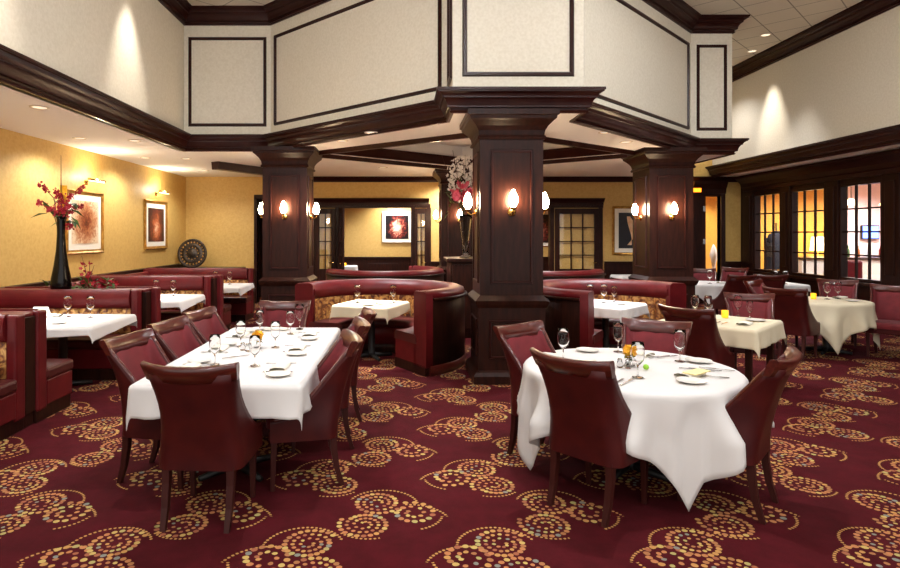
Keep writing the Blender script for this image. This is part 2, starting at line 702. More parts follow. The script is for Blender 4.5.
def slab(mb, outer, holes, z0, z1):
    loops = [[Vector((x, y, 0)) for x, y in outer]] + [[Vector((x, y, 0)) for x, y in h] for h in holes]
    flat = [p for l in loops for p in l]
    tris = tessellate_polygon(loops)
    n = len(flat)
    v = [(p.x, p.y, z0) for p in flat] + [(p.x, p.y, z1) for p in flat]
    f = [tuple(t) for t in tris] + [tuple(i + n for i in t[::-1]) for t in tris]
    k = 0
    for l in loops:
        m = len(l)
        for i in range(m):
            a, b = k + i, k + (i + 1) % m
            f.append((a, b, b + n, a + n))
        k += m
    return mb.add(v, f)


low = MB()
slab(low, OCT + [(5.75, YB), (XUL, YB)], [RECESS], H0, H0 + .06)
low.box(XL, XUL, YF, YB, H0, H0 + .06)
low.box(XUR, XR, YF, YB, H0, H0 + .06)
slab(low, [(-1.5, 10.3), (1.25, 8.1), (4.0, 10.3), (1.25, 12.6)], [], H0 + .4, H0 + .45)
struct('ceiling_low', low, M['ceiling'], label='low cream ceiling over the booths and columns', cat='ceiling')
rc = MB()
for i in range(4):
    a, b = Vector(RECESS[i]), Vector(RECESS[(i + 1) % 4])
    d = (b - a).normalized()
    nn = Vector((-d.y, d.x))
    mid = (a + b) / 2 - Vector((1.25, 10.3))
    if nn.dot(mid) < 0:
        nn = -nn
    p = [a, b, b + nn * .06, a + nn * .06]
    rc.prism([(q.x, q.y) for q in p], H0 + .05, H0 + .42)
struct('ceiling_recess', rc, M['ceiling'], label='sides of the diamond ceiling recess', cat='ceiling')
# crown inside the recess
struct('trim_6', MB().sweep(RECESS, [(0, H0 - .01), (.05, H0 - .01), (.07, H0 + .03), (.14, H0 + .12), (.14, H0 + .16), (0, H0 + .16)],
                            closed=True, side=-1), M['wood_crown'], label='dark crown moulding of the diamond ceiling recess', cat='trim')
rr = MB()
inner = [(1.25 + (x - 1.25) * 1.10, 10.3 + (y - 10.3) * 1.12) for x, y in RECESS]
rr.sweep(inner, [(-.02, H0 - .07), (.03, H0 - .07), (.05, H0), (-.04, H0)], closed=True, side=1)
struct('trim_7', rr, M['wood_crown'], label='dark bead around the diamond ceiling recess', cat='trim')
struct('trim_8', MB().sweep([(-3.62, 11.6), (-2.5, 13.4), (-2.5, YB)], [(-.08, H0 - .15), (.08, H0 - .15), (.1, H0), (-.1, H0)]),
       M['wood_crown'], label='dark ceiling beam behind the left column', cat='trim')

struct('ceiling', MB().box(XUL - .1, XUR + .1, YF, YB, H1, H1 + .1), M['tiles'], label='high tiled ceiling', cat='ceiling')

# ---- upper walls
struct('wall_upper_left', MB().box(XUL - .12, XUL, YF, 10.17, H0, H1), M['cream_wall'], label='cream upper wall above the booths', cat='wall')
struct('wall_upper_right', MB().box(XUR, XUR + .12, YF, YB, H0, H1), M['cream_wall'], label='cream upper wall above the windows', cat='wall')
up = MB()
P = OCT + [(5.75, YB)]
for i in range(len(P) - 1):
    a, b = Vector(P[i]), Vector(P[i + 1])
up.sweep(P, [(0, H0 + .02), (-.12, H0 + .02), (-.12, H1), (0, H1)], side=1)
struct('wall_upper_center', up, M['cream_wall'], label='cream upper wall stepping around the front column', cat='wall')


def crown(z0, out, h):
    return [(-.01, z0), (.025, z0), (.04, z0 + .06 * h), (.025, z0 + .12 * h), (.03, z0 + .2 * h), (.065, z0 + .22 * h), (.065, z0 + .3 * h), (.075, z0 + .42 * h), (.42 * out + .01, z0 + .53 * h),
            (.55 * out, z0 + .6 * h), (.64 * out, z0 + .61 * h), (.64 * out, z0 + .67 * h), (.7 * out, z0 + .75 * h), (.84 * out, z0 + .82 * h), (.93 * out, z0 + .83 * h), (.93 * out, z0 + .88 * h),
            (out, z0 + .89 * h), (out, z0 + h), (-.01, z0 + h)]


FULL = [(XUL, YF)] + OCT + [(5.75, YB)]
struct('trim_9', MB().sweep(FULL, crown(H0 - .02, .19, .26), side=1), M['wood_crown'], label='deep dark cornice at the foot of the cream upper wall', cat='trim')
struct('trim_10', MB().sweep(FULL, crown(H1 - .26, .2, .26), side=1), M['wood_crown'], label='dark crown moulding where the cream wall meets the tiles', cat='trim')
struct('trim_11', MB().sweep([(XUR, YF), (XUR, YB)], crown(H0 - .02, .17, .26), side=-1), M['wood_crown'], label='dark cornice below the upper wall over the windows', cat='trim')
struct('trim_12', MB().sweep([(XUR, YF), (XUR, YB)], crown(H1 - .26, .2, .26), side=-1), M['wood_crown'], label='dark crown moulding along the upper wall over the windows', cat='trim')


def frame_on(p0, p1, z0, z1, side=1, w=.055, t=.03):
    """picture-frame moulding on a vertical wall from p0 to p1 (plan), standing out on the right-hand side"""
    a, b = Vector(p0), Vector(p1)
    d = (b - a).normalized()
    n = Vector((d.y, -d.x)) * side
    L = (b - a).length
    prof = [(0, 0), (.25 * w, t), (.75 * w, t), (w, 0)]
    rect = [(0, z0), (L, z0), (L, z1), (0, z1)]
    v, f = [], []
    sg = [(1, 1), (-1, 1), (-1, -1), (1, -1)]
    for (u, z), (su, sz) in zip(rect, sg):
        for o, h in prof:
            q = a + d * (u + su * o) + n * h
            v.append((q.x, q.y, z + sz * o))
    m = len(prof)
    for i in range(4):
        for j in range(m):
            f.append((i * m + j, i * m + (j + 1) % m, ((i + 1) % 4) * m + (j + 1) % m, ((i + 1) % 4) * m + j))
    return MB().add(v, f)


def lerp2(a, b, t):
    return (a[0] + (b[0] - a[0]) * t, a[1] + (b[1] - a[1]) * t)


Z0P, Z1P = 3.5, 5.0
fr = [((-3.58, 10.05), (-2.27, 10.05), 'square dark moulding frame on the cream wall left of the long panel'),
      (lerp2(OCT[1], OCT[2], .03), lerp2(OCT[1], OCT[2], .97), 'long dark moulding frame on the slanting wall left of the front column'),
      ((.58, 7.36), (.58, 6.94), 'narrow dark moulding frame on the left return over the front column'),
      ((.69, 6.86), (1.97, 6.86), 'dark moulding frame on the wall over the front column'),
      ((2.08, 6.94), (2.08, 7.36), 'narrow dark moulding frame on the right return over the front column'),
      (lerp2(OCT[5], OCT[6], .03), lerp2(OCT[5], OCT[6], .97), 'long dark moulding frame on the slanting wall right of the front column'),
      ((5.13, 10.45), (5.66, 10.45), 'upright dark moulding frame at the right end of the cream wall')]
for i, (a, b, lb) in enumerate(fr):
    struct('trim_%d' % (13 + i), frame_on(a, b, Z0P, Z1P), M['wood_crown'], label=lb, cat='trim')

# ---- columns
def column(cx, cy, label, w=.72):
    root = empty('column', (cx, cy, 0), label=label, cat='column', kind='structure')
    h = w / 2
    sq = lambda r: [(-r, -r), (r, -r), (r, r), (-r, r)]
    sh = MB().prism(sq(h), .9, H0)
    sh.build('shaft', M['wood'], root)
    pd = MB().prism(sq(h + .02), .1, .9)
    pd.sweep(sq(h), [(-.02, .86), (.03, .86), (.05, .9), (.06, .94), (.03, .97), (.0, 1.0), (-.02, 1.0)], closed=True, side=1)
    pd.build('pedestal', M['wood'], root)
    MB().sweep(sq(h), [(-.02, 0), (.08, 0), (.08, .09), (.05, .13), (.02, .15), (-.02, .15)], closed=True, side=1).build('plinth', M['wood'], root)
    cp = MB().sweep(sq(h), [(-.02, 2.78), (.02, 2.78), (.03, 2.8), (.02, 2.82), (.01, 2.83), (.02, 2.88), (.05, 2.93), (.1, 2.98), (.125, 3.0), (.13, 3.03),
                            (.15, 3.04), (.15, 3.1), (-.02, 3.1)], closed=True, side=1)
    cp.build('capital', M['wood'], root)
    for k in range(4):
        R = Matrix.Rotation(k * PI / 2, 4, 'Z')
        p = frame_on((-h + .12, -h), (h - .12, -h), 1.13, 2.66, w=.03, t=.016)
        p.xf(R).build('panel_moulding', M['wood_crown'], root)
        p = frame_on((-h + .1, -h - .02), (h - .1, -h - .02), .28, .72, w=.03, t=.016)
        p.xf(R).build('panel_moulding', M['wood_crown'], root)
    return root


COLS = {'front': (1.25, 7.2), 'left': (-1.9, 10.08), 'right': (4.42, 10.2), 'rear': (1.22, 13.3)}
column(*COLS['front'], 'panelled dark wood column nearest the camera, in the centre')
column(*COLS['left'], 'panelled dark wood column beside the left row of booths')
column(*COLS['right'], 'panelled dark wood column on the right before the windows')
column(*COLS['rear'], 'dark wood column behind the flower arrangement', w=.74)

# ---- window wall
WINS = [(10.33, 11.36), (11.72, 12.78), (13.1, 14.12)]
WZ0, WZ1 = .84, 2.64
ww = MB()
ww.box(XR, XR + .14, YF, 10.33, 0, H0 + .05)
ww.box(XR, XR + .14, 11.36, 11.72, 0, H0)
ww.box(XR, XR + .14, 12.78, 13.1, 0, H0)
ww.box(XR, XR + .14, 14.12, YB + .15, 0, H0)
ww.box(XR, XR + .14, 10.33, 14.12, 0, WZ0)
ww.box(XR, XR + .14, 10.33, 14.12, WZ1, H0)
struct('wall_right', ww, M['wood'], label='dark panelled wall holding the windows', cat='wall')
wl = ['window nearest the camera in the right wall, bright rose light behind', 'middle window of the right wall, yellow light behind',
      'farthest window of the right wall, dark shape behind its lower panes']
for i, (a, b) in enumerate(WINS):
    root = empty('window_%d' % (i + 1), (XR, (a + b) / 2, WZ0), label=wl[i], cat='window', kind='structure')
    hw = (b - a) / 2
    hh = WZ1 - WZ0
    fm = MB().box(-.03, .1, -hw, -hw + .05, 0, hh).box(-.03, .1, hw - .05, hw, 0, hh).box(-.03, .1, -hw + .05, hw - .05, 0, .05).box(-.03, .1, -hw + .05, hw - .05, hh - .05, hh)
    fm.build('window_frame', M['wood'], root, bevel=.006)
    mu = MB()
    for k in (1, 2):
        y = -hw + .05 + (2 * hw - .1) * k / 3
        mu.box(.01, .05, y - .014, y + .014, .05, hh - .05)
    for k in (1, 2, 3):
        z = .05 + (hh - .1) * k / 4
        mu.box(.012, .048, -hw + .05, hw - .05, z - .014, z + .014)
    mu.build('muntins', M['wood'], root)
    MB().box(.027, .033, -hw + .04, hw - .04, .04, hh - .04).build('pane', M['pane'], root)
# pilasters, lintel and head cornice along the windows
pl = MB()
for a, b in ((9.95, 10.33), (11.36, 11.72), (12.78, 13.1), (14.12, 14.5)):
    pl.box(XR - .05, XR, a, b, 0, 2.74)
    pl.box(XR - .07, XR - .05, a + .09, b - .09, 1.0, 2.6)
    pl.box(XR - .07, XR, a, b, 0, .14)
struct('trim_21', pl, M['wood'], bevel=.008, label='dark pilasters between the windows', cat='trim')
struct('trim_22', MB().sweep([(XR, 5), (XR, 14.5)], [(0, 2.72), (.08, 2.72), (.08, 2.8), (.11, 2.82), (.13, 2.9), (.2, 2.97), (.26, 3.02), (.26, 3.08), (0, 3.08)], side=-1),
       M['wood_crown'], label='dark wooden head cornice above the windows', cat='trim')
struct('trim_23', MB().box(XR - .09, XR, 5, 14.5, WZ0 - .07, WZ0 - .01), M['wood'], bevel=.006, label='dark window sill ledge', cat='trim')

# ---- door cases in the back wall
def head(x0, x1, z0, h=.2):
    return MB().sweep([(x0, YB), (x1, YB)], [(0, z0), (.05, z0), (.06, z0 + .4 * h), (.1, z0 + .5 * h), (.16, z0 + .85 * h), (.17, z0 + h), (0, z0 + h)], side=1)


def french_leaf(name, x0, x1, y0, y1, label, rows=4, cols=3, z1=2.32, panel=.85):
    """glazed door leaf between plan points"""
    a, b = Vector((x0, y0)), Vector((x1, y1))
    L = (b - a).length
    ang = math.atan2(y1 - y0, x1 - x0)
    root = empty(name, (x0, y0, 0), ang, label=label, cat='door', kind='structure')
    st = min(.11, L * .2)
    fm = MB().box(0, st, -.025, .025, 0, z1).box(L - st, L, -.025, .025, 0, z1).box(st, L - st, -.025, .025, 0, panel).box(st, L - st, -.025, .025, z1 - .13, z1)
    fm.build('door_frame', M['wood'], root, bevel=.005)
    mu = MB()
    for k in range(1, cols):
        x = st + (L - 2 * st) * k / cols
        mu.box(x - .012, x + .012, -.015, .015, panel, z1 - .13)
    for k in range(1, rows):
        z = panel + (z1 - .13 - panel) * k / rows
        mu.box(st, L - st, -.013, .013, z - .012, z + .012)
    mu.build('muntins', M['wood'], root)
    MB().box(st - .01, L - st + .01, -.003, .003, panel - .01, z1 - .12).build('pane', M['pane'], root)
    h = MB().tube([(L - st / 2, -.03, 1.0), (L - st / 2, -.07, 1.0), (L - st / 2 - .1, -.07, 1.0)], .011)
    h.build('door_handle', M['brass'], root)
    return root


cs = MB()
for x in (-2.16, -1.58, .27, .66):
    cs.box(x - .05, x + .05, YB - .04, YB + .16, 0, DH)
cs.box(-2.2, .7, YB - .04, YB + .16, DH, DH + .1)
struct('trim_24', cs, M['wood'], bevel=.006, label='dark casing of the doorway left of the front column', cat='trim')
struct('trim_25', head(-2.14, .66, DH + .06, .17), M['wood_crown'], label='dark head cornice of the doorway left of the front column', cat='trim')
cs = MB()
for x in (2.06, 3.67, 4.86):
    cs.box(x - .05, x + .05, YB - .04, YB + .16, 0, DH)
cs.box(2.0, 4.92, YB - .04, YB + .16, DH, DH + .1)
struct('trim_26', cs, M['wood'], bevel=.006, label='dark casing of the doorway right of the front column', cat='trim')
struct('trim_27', head(1.98, 4.92, DH + .06, .17), M['wood_crown'], label='dark head cornice of the doorway right of the front column', cat='trim')
french_leaf('door_1', -2.11, -1.63, YB - .06, YB - .06, 'glazed door folded flat on the left of the left doorway', cols=2)
french_leaf('door_2', -1.53, -1.38, YB - .02, YB - .55, 'glazed door standing open at the left side of the left doorway', cols=2)
french_leaf('door_3', .32, .61, YB - .06, YB - .06, 'narrow glazed door at the right of the left doorway', cols=2)
french_leaf('door_4', 3.73, 4.8, YB - .06, YB - .06, 'glazed twelve-pane door right of the front column')
cs = MB().box(7.08, 7.42, YB - .05, YB + .16, 0, 2.7).box(7.80, 7.9, YB - .05, YB + .16, 0, 2.7).box(7.42, 7.8, YB - .05, YB + .16, 2.62, 2.7)
cs.sweep([(7.08, YB - .05), (7.9, YB - .05)], [(0, 2.68), (.03, 2.68), (.05, 2.8), (.12, 2.92), (.13, 2.98), (0, 2.98)], side=1)
struct('trim_28', cs, M['wood'], bevel=.006, label='dark wood casing of the narrow bright door opening at far right', cat='trim')
cs = MB()
for z in (.62, 1.45, 2.25):
    cs.box(7.35, 7.41, YB - .056, YB - .05, z, z + .13)
struct('trim_29', cs, M['steel'], label='steel hinge plates on the casing of the narrow far right door', cat='trim')

# ---- the room beyond the windows
struct('wall_bar_end', MB().box(8.6, 12.3, 17.0, 17.1, 0, 3.3), M['ochre_wall'], label='ochre wall seen through the farther windows', cat='wall')
struct('wall_bar_rose', MB().box(12.3, 15.0, 17.0, 17.1, 0, 3.3), M['pinkwhite'], label='pale rose wall seen through the nearest window', cat='wall')
struct('wall_bar_side', MB().box(15, 15.1, 6, 17.1, 0, 3.3), M['pinkwhite'], label='side wall of the bar room', cat='wall')
struct('ceiling_bar', MB().box(8.44, 15.1, 6, 17.1, 3.2, 3.3), M['ceiling'], label='ceiling of the bar room beyond the windows', cat='ceiling')

# ================================================================= CHAIRS
def smooth01(t):
    t = max(0., min(1., t))
    return t * t * (3 - 2 * t)


def make_chair():
    """gondola side chair; origin on the floor under the seat, front is +Y"""
    root = empty('dining_chair', cat='chair')
    HW, YBK, YFR = .255, -.235, .215
    RC = .09

    # plan path, front left -> round the back -> front right, with outward normal
    path = []
    n1 = 9
    for i in range(n1 + 1):
        path.append((-HW, YFR + (YBK + RC - YFR) * i / n1, (-1, 0)))
    for i in range(1, 7):
        a = PI + (PI / 2) * i / 7
        path.append((-HW + RC + RC * math.cos(a), YBK + RC + RC * math.sin(a), (math.cos(a), math.sin(a))))
    nb = 12
    for i in range(nb + 1):
        x = -HW + RC + (2 * HW - 2 * RC) * i / nb
        path.append((x, YBK, (0, -1)))
    path += [(-x, y, (-nx, ny)) for x, y, (nx, ny) in path[:n1 + 7][::-1]]

    def top(y):
        t = (y - (YBK + RC * .6)) / (YFR - YBK - RC * .6)
        t = max(0, min(1, t))
        return .475 + .445 * (1 - t) ** 2.5

    def pos(x, y, nrm, z, off):
        """follow the raked, waisted shell"""
        zz = max(0, z - .42)
        w = smooth01(1 - (y - YBK) / .36)
        k = min(1.2, zz / .55)
        lean = (.07 * k + .08 * k * k) * w
        waist = 1 - .13 * math.sin(PI * min(1, zz / .5)) * w + .09 * (k ** 2) * w
        bow = .03 * (1 - (x / HW) ** 2) * w * k
        return ((x + nrm[0] * off) * waist, y + nrm[1] * off - lean - bow, z)

    ZB = .335
    nz = 9
    outer, inner = [], []
    for j in range(nz + 1):
        ro, ri = [], []
        for (x, y, nm) in path:
            z = ZB + (top(y) - ZB) * j / nz
            ro.append(pos(x, y, nm, z, 0))
            ri.append(pos(x, y, nm, z, -.032))
        outer.append(ro)
        inner.append(ri)
    sh = MB()
    rows = outer + inner[::-1] + [outer[0]]
    sh.grid(rows)
    m = len(path)
    loopL = [r[0] for r in rows[:-1]]
    loopR = [r[-1] for r in rows[:-1]]
    sh.add(loopL, [tuple(range(len(loopL)))])
    sh.add(loopR, [tuple(range(len(loopR) - 1, -1, -1))])
    sh.build('backrest', M['leather'], root)
    # inner upholstery
    pad = []
    for j in range(11):
        row = []
        for (x, y, nm) in path[2:-2]:
            t = top(y) - .012
            z = .44 + max(.02, t - .44) * j / 10
            bul = .014 * math.sin(PI * j / 10) ** .5 if 0 < j < 10 else 0
            row.append(pos(x, y, nm, z, -.034 - bul))
        pad.append(row)
    MB().grid(pad).build('back_upholstery', M['velvet'], root)
    # wooden edge along the sloping sides
    for sgn in (-1, 1):
        pts = []
        for (x, y, nm) in path[:n1 + 3]:
            p = pos(x, y, nm, top(y) + .004, -.016)
            pts.append((p[0] * -sgn if sgn > 0 else p[0], p[1], p[2]))
        MB().tube(pts, [.013] + [.016] * (len(pts) - 1), 8).build('side_rail', M['rail_wood'], root)
    # curved top rail with horned ends
    rows = []
    nr = 20
    for i in range(nr + 1):
        u = -1 + 2 * i / nr
        x = u * .268
        z1 = .965 + .02 * u * u
        z0 = .868 + .012 * u * u
        yb = lambda z: pos(x * .86, YBK, (0, -1), z, 0)[1] + .05 * abs(u) ** 3
        th = .05 * (1 - .25 * abs(u))
        b0, b1 = yb(z0), yb(z1)
        rows.append([(x * .97, b0 - .006, z0), (x * 1.0, (b0 + b1) / 2 - .012, (z0 + z1) / 2), (x * 1.02, b1 - .012, z1 - .012), (x * 1.02, b1, z1),
                     (x * 1.02, b1 + th * .8, z1), (x * 1.02, b1 + th, z1 - .012), (x, (b0 + b1) / 2 + th * .95, (z0 + z1) / 2), (x * .97, b0 + th * .8, z0)])
    r = MB().grid(rows, closed=True)
    r.add(rows[0], [tuple(range(8))])
    r.add(rows[-1], [tuple(range(7, -1, -1))])
    r.build('top_rail', M['rail_wood'], root)
    # seat
    rows = []
    for z, s in ((.41, .99), (.43, 1.0), (.465, 1.0), (.482, .97), (.492, .88), (.496, .6), (.497, .05)):
        ring = []
        for k in range(40):
            a = 2 * PI * k / 40
            c, q = math.cos(a), math.sin(a)
            e = .28
            ring.append((.212 * s * math.copysign(abs(c) ** e, c), .015 + .232 * s * math.copysign(abs(q) ** e, q), z))
        rows.append(ring)
    MB().grid(rows, closed=True).build('seat', M['velvet'], root)
    MB().box(-.222, .222, -.2, .226, .335, .412).build('seat_frame', M['leather'], root, bevel=.012)
    for sx in (-1, 1):
        f = MB()
        f.bar((sx * .2, .19, .34), (sx * .195, .2, 0), .042, .028)
        f.build('leg', M['leg_wood'], root, bevel=.004)
        pts = [(sx * .19, -.2, .36), (sx * .19, -.205, .25), (sx * .188, -.225, .12), (sx * .186, -.262, 0)]
        b = MB()
        for i in range(3):
            w = (.046, .042, .037, .03)
            b.bar(pts[i], pts[i + 1], w[i], w[i + 1])
        b.build('leg', M['leg_wood'], root)
    return root


bpy.context.view_layer.update()
CHAIR = Proto(make_chair())
GC = 'burgundy gondola dining chairs'


def chair(x, y, fx, fy, label):
    return put(CHAIR.get(), x, y, 0, face_rot(fx, fy), label, GC)


chair(-1.17, 3.69, .05, 1, 'burgundy chair with its back to the camera at the near end of the long table')
chair(-.70, 4.2, -.97, -.2, 'burgundy chair nearest the camera on the right side of the long table')
chair(-.68, 4.9, -.98, -.15, 'middle burgundy chair on the right side of the long table')
chair(-.66, 5.6, -.98, -.12, 'farthest burgundy chair on the right side of the long table')
chair(-1.64, 4.24, .98, -.18, 'burgundy chair nearest the camera on the left side of the long table')
chair(-1.62, 4.95, .98, -.16, 'middle burgundy chair on the left side of the long table')
chair(-1.60, 5.64, .98, -.18, 'farthest burgundy chair on the left side of the long table')
chair(-1.25, 6.15, .03, -1, 'burgundy chair at the far end of the long table, facing the camera')
chair(1.25, 3.8, .748, .664, 'burgundy chair with its back to the camera at the round table nearest the camera')
chair(2.05, 3.84, -.745, .667, 'burgundy chair at the right of the nearest round table, seen from its side')
chair(1.14, 4.55, .614, -.79, 'burgundy chair behind the left edge of the nearest round table, by the front column')
chair(1.95, 4.74, -.53, -.85, 'burgundy chair behind the nearest round table, facing the camera')
chair(3.07, 6.18, .753, .66, 'dark-backed burgundy chair at the left of the square four-legged table')
chair(4.10, 7.02, -.4, -.92, 'burgundy chair facing the camera behind the square four-legged table')
chair(5.42, 8.3, .79, .61, 'dark-backed burgundy chair left of the round table by the windows')
chair(6.72, 8.28, -.75, -.66, 'burgundy chair at the right of the round table by the windows, cut by the frame')
chair(6.75, 9.28, -.55, -.83, 'burgundy chair behind the round table by the windows')
chair(5.67, 9.08, .6, -.8, 'small red chair seen between the square four-legged table and the round table by the windows')
chair(6.0, 10.95, -.1, 1, 'dark-backed burgundy chair in front of the farthest round table')
chair(6.68, 11.02, .3, .95, 'dark-backed burgundy chair in front of the small table under the farthest window')
chair(6.2, 12.3, -.3, -.95, 'red chair behind the farthest round table, under the narrow far right door')
chair(6.95, 12.75, -.75, -.65, 'red chair beyond the farthest round table, before the plain ochre wall')


# ================================================================= TABLES AND CLOTHS
def pedestal_table(x, y, shape, dims, rot, label):
    t = empty('dining_table', (x, y, 0), rot, label, 'table')
    top = MB()
    if shape == 'round':
        top.lathe([(.01, .70), (dims - .02, .70), (dims, .71), (dims, .735), (dims - .01, .745), (.01, .745)], 48)
        legs = [(0, 0)]
    else:
        hx, hy = dims
        top.box(-hx, hx, -hy, hy, .70, .745)
        legs = [(0, -hy * .55), (0, hy * .55)] if hy > .8 else [(0, 0)]
    top.build('tabletop', M['wood'], t)
    for lx, ly in legs:
        MB().lathe([(.06, .03), (.05, .06), (.045, .65), (.12, .70)], 20, (lx, ly, 0)).build('pedestal', M['black_plastic'], t)
        b = MB()
        for k in range(4):
            a = k * PI / 2 + PI / 4
            b.tube([(lx, ly, .05), (lx + .3 * math.cos(a), ly + .3 * math.sin(a), .02)], [.035, .02], 8)
        b.build('base', M['black_plastic'], t)
    return t


def leg_table(x, y, hx, hy, rot, label):
    t = empty('dining_table', (x, y, 0), rot, label, 'table')
    MB().box(-hx, hx, -hy, hy, .70, .745).build('tabletop', M['wood'], t)
    MB().box(-hx + .04, hx - .04, -hy + .04, hy - .04, .62, .70).build('apron', M['wood'], t)
    for sx in (-1, 1):
        for sy in (-1, 1):
            MB().bar((sx * (hx - .07), sy * (hy - .07), .70), (sx * (hx - .07), sy * (hy - .07), 0), .065, .05).build('leg', M['wood'], t, bevel=.004)
    return t


def cloth_mesh(shape, dims, cl, crot, seed, amp=.035, flare=.12, ztop=.748):
    """draped cloth: table outline (round R or rectangle hx,hy), cloth rectangle cl=(hx,hy) turned by crot"""
    rnd = random.Random(seed)
    ph = [rnd.uniform(0, 6.28) for _ in range(4)]
    angs = [2 * PI * i / 168 for i in range(168)]
    corners = [crot + math.atan2(sy * cl[1], sx * cl[0]) for sx in (-1, 1) for sy in (-1, 1)]
    if shape == 'rect':
        corners += [math.atan2(sy * dims[1], sx * dims[0]) for sx in (-1, 1) for sy in (-1, 1)]
    for c in corners:
        angs += [(c + d) % (2 * PI) for d in (-.05, -.025, 0, .025, .05)]
    angs = sorted(set(round(a, 5) for a in angs))
    R0 = .035

    def rect_ray(a, hx, hy):
        c, s = abs(math.cos(a)), abs(math.sin(a))
        return min(hx / c if c > 1e-6 else 1e9, hy / s if s > 1e-6 else 1e9)

    rows = [[] for _ in range(5 + 16)]
    for a in angs:
        C = rect_ray(a - crot, *cl)
        B = dims if shape == 'round' else rect_ray(a, *dims)
        B = min(B, C - .01)
        for i in range(5):
            r = B * (i + .02) / 4.02 if i else B * .004
            rows[i].append((r * math.cos(a), r * math.sin(a), ztop))
        for i in range(16):
            t = (i + 1) / 16
            r = B + (C - B) * t ** 1.25
            px, py = r * math.cos(a), r * math.sin(a)
            if shape == 'round':
                qx, qy = B * math.cos(a), B * math.sin(a)
                per = a * B
            else:
                hx, hy = dims
                qx, qy = max(-hx, min(hx, px)), max(-hy, min(hy, py))
                per = qx * 1.0 - qy * 1.3 + a * .35
            dx, dy = px - qx, py - qy
            d = math.hypot(dx, dy)
            if d < 1e-6:
                rows[5 + i].append((qx, qy, ztop))
                continue
            nx, ny = dx / d, dy / d
            if d < R0 * PI / 2:
                th = d / R0
                o, z = R0 * math.sin(th), R0 * (1 - math.cos(th))
            else:
                e = d - R0 * PI / 2
                o, z = R0 + e * flare, R0 + e * math.sqrt(1 - flare * flare)
            wv = math.sin(per * 12 + ph[0]) + .8 * math.sin(per * 23 + ph[1]) + .4 * math.sin(per * 5 + ph[2])
            o += amp * wv * min(1, d / .3) * min(1, d / .3)
            o = max(o, .012)
            zf = ztop - z
            if zf < .02:
                o += (.02 - zf)
                zf = .02 + .004 * math.sin(per * 30)
            rows[5 + i].append((qx + nx * o, qy + ny * o, zf))
    return MB().grid(rows, closed=True)


def cloth(x, y, rot, mesh_args, label, m='linen', group='table cloths'):
    o = cloth_mesh(*mesh_args).build('tablecloth', M[m], None, (x, y, 0), rot, solid=.003)
    return tag(o, label, 'tablecloth', group)


LT = (-1.18, 4.955)           # long table
pedestal_table(LT[0], LT[1], 'rect', (.52, 1.145), 0, 'long rectangular table under the white cloth with eight chairs')
cloth(*LT, 0, ('rect', (.52, 1.145), (.73, 1.37), 0, 3, .028, .08), 'white cloth over the long table with eight chairs')
RT = (1.63, 4.31)             # near round table
pedestal_table(RT[0], RT[1], 'round', .71, 0, 'round table nearest the camera, under a long white cloth')
cloth(*RT, 0, ('round', .71, (1.02, 1.02), math.radians(187 - 45), 8, .075, .05), 'white cloth hanging in long points from the nearest round table')
GT = (3.5, 6.62)              # square table
leg_table(GT[0], GT[1], .47, .47, math.radians(45), 'square table on four dark legs, turned cornerwise beyond the nearest round table')
cloth(*GT, math.radians(45), ('rect', (.47, .47), (.68, .68), 0, 5, .014, .14), 'cream cloth over the square table on four dark legs', 'linen_cream')
IT = (6.12, 8.65)              # round table by the windows
pedestal_table(IT[0], IT[1], 'round', .52, 0, 'round table by the windows under a long cream cloth')
cloth(*IT, 0, ('round', .52, (.86, .86), math.radians(246 - 45), 4, .05, .05), 'cream cloth hanging to a point from the round table by the windows', 'linen_cream')
MT = (5.95, 11.7)
pedestal_table(MT[0], MT[1], 'round', .55, 0, 'farthest round table, half hidden by the right column')
cloth(*MT, 0, ('round', .55, (.72, .72), .4, 9, .03, .12), 'white cloth over the farthest round table beside the right column')
PT = (7.25, 11.6)
leg_table(PT[0], PT[1], .36, .36, 0, 'small square table under the farthest window')
cloth(*PT, 0, ('rect', (.36, .36), (.5, .5), 0, 19, .012, .12), 'white cloth over the small table under the farthest window')

# ================================================================= BOOTHS ALONG THE LEFT WALL
def channel_panel(p0, p1, z0, z1, t=.05, pitch=.13):
    """padded vertical channels between two plan points, standing out to the right of p0->p1"""
    a, b = Vector(p0), Vector(p1)
    d = b - a
    L = d.length
    d.normalize()
    n = Vector((d.y, -d.x))
    k = max(2, round(L / pitch))
    cols = []
    for i in range(k):
        for s in range(6):
            u = (i + s / 6) * L / k
            h = t * (.35 + .65 * math.sin(PI * s / 6) ** .6) if s else t * .35
            cols.append((u, h))
    cols.append((L, t * .35))
    rows = []
    for z, q in ((z0, 0), (z0 + .01, 1), (z1 - .01, 1), (z1, 0)):
        rows.append([(a.x + d.x * u + n.x * h * q, a.y + d.y * u + n.y * h * q, z) for u, h in cols])
    return MB().grid(rows)


def roll(p0, p1, z0, z1, t, n=10):
    """padded back roll on the right of p0->p1"""
    a, b = Vector(p0), Vector(p1)
    d = (b - a).normalized()
    r = Vector((d.y, -d.x))
    prof = []
    for i in range(n + 1):
        ang = -PI / 2 + PI * i / n
        prof.append((t * (.45 + .55 * math.cos(ang)), z0 + (z1 - z0) * (.5 + .5 * math.sin(ang))))
    prof = [(0, z0)] + prof + [(0, z1)]
    v = [(p.x + r.x * o, p.y + r.y * o, z) for p in (a, b) for o, z in prof]
    m = len(prof)
    f = [(i, (i + 1) % m, m + (i + 1) % m, m + i) for i in range(m)] + [tuple(range(m - 1, -1, -1)), tuple(range(m, 2 * m))]
    return MB().add(v, f)


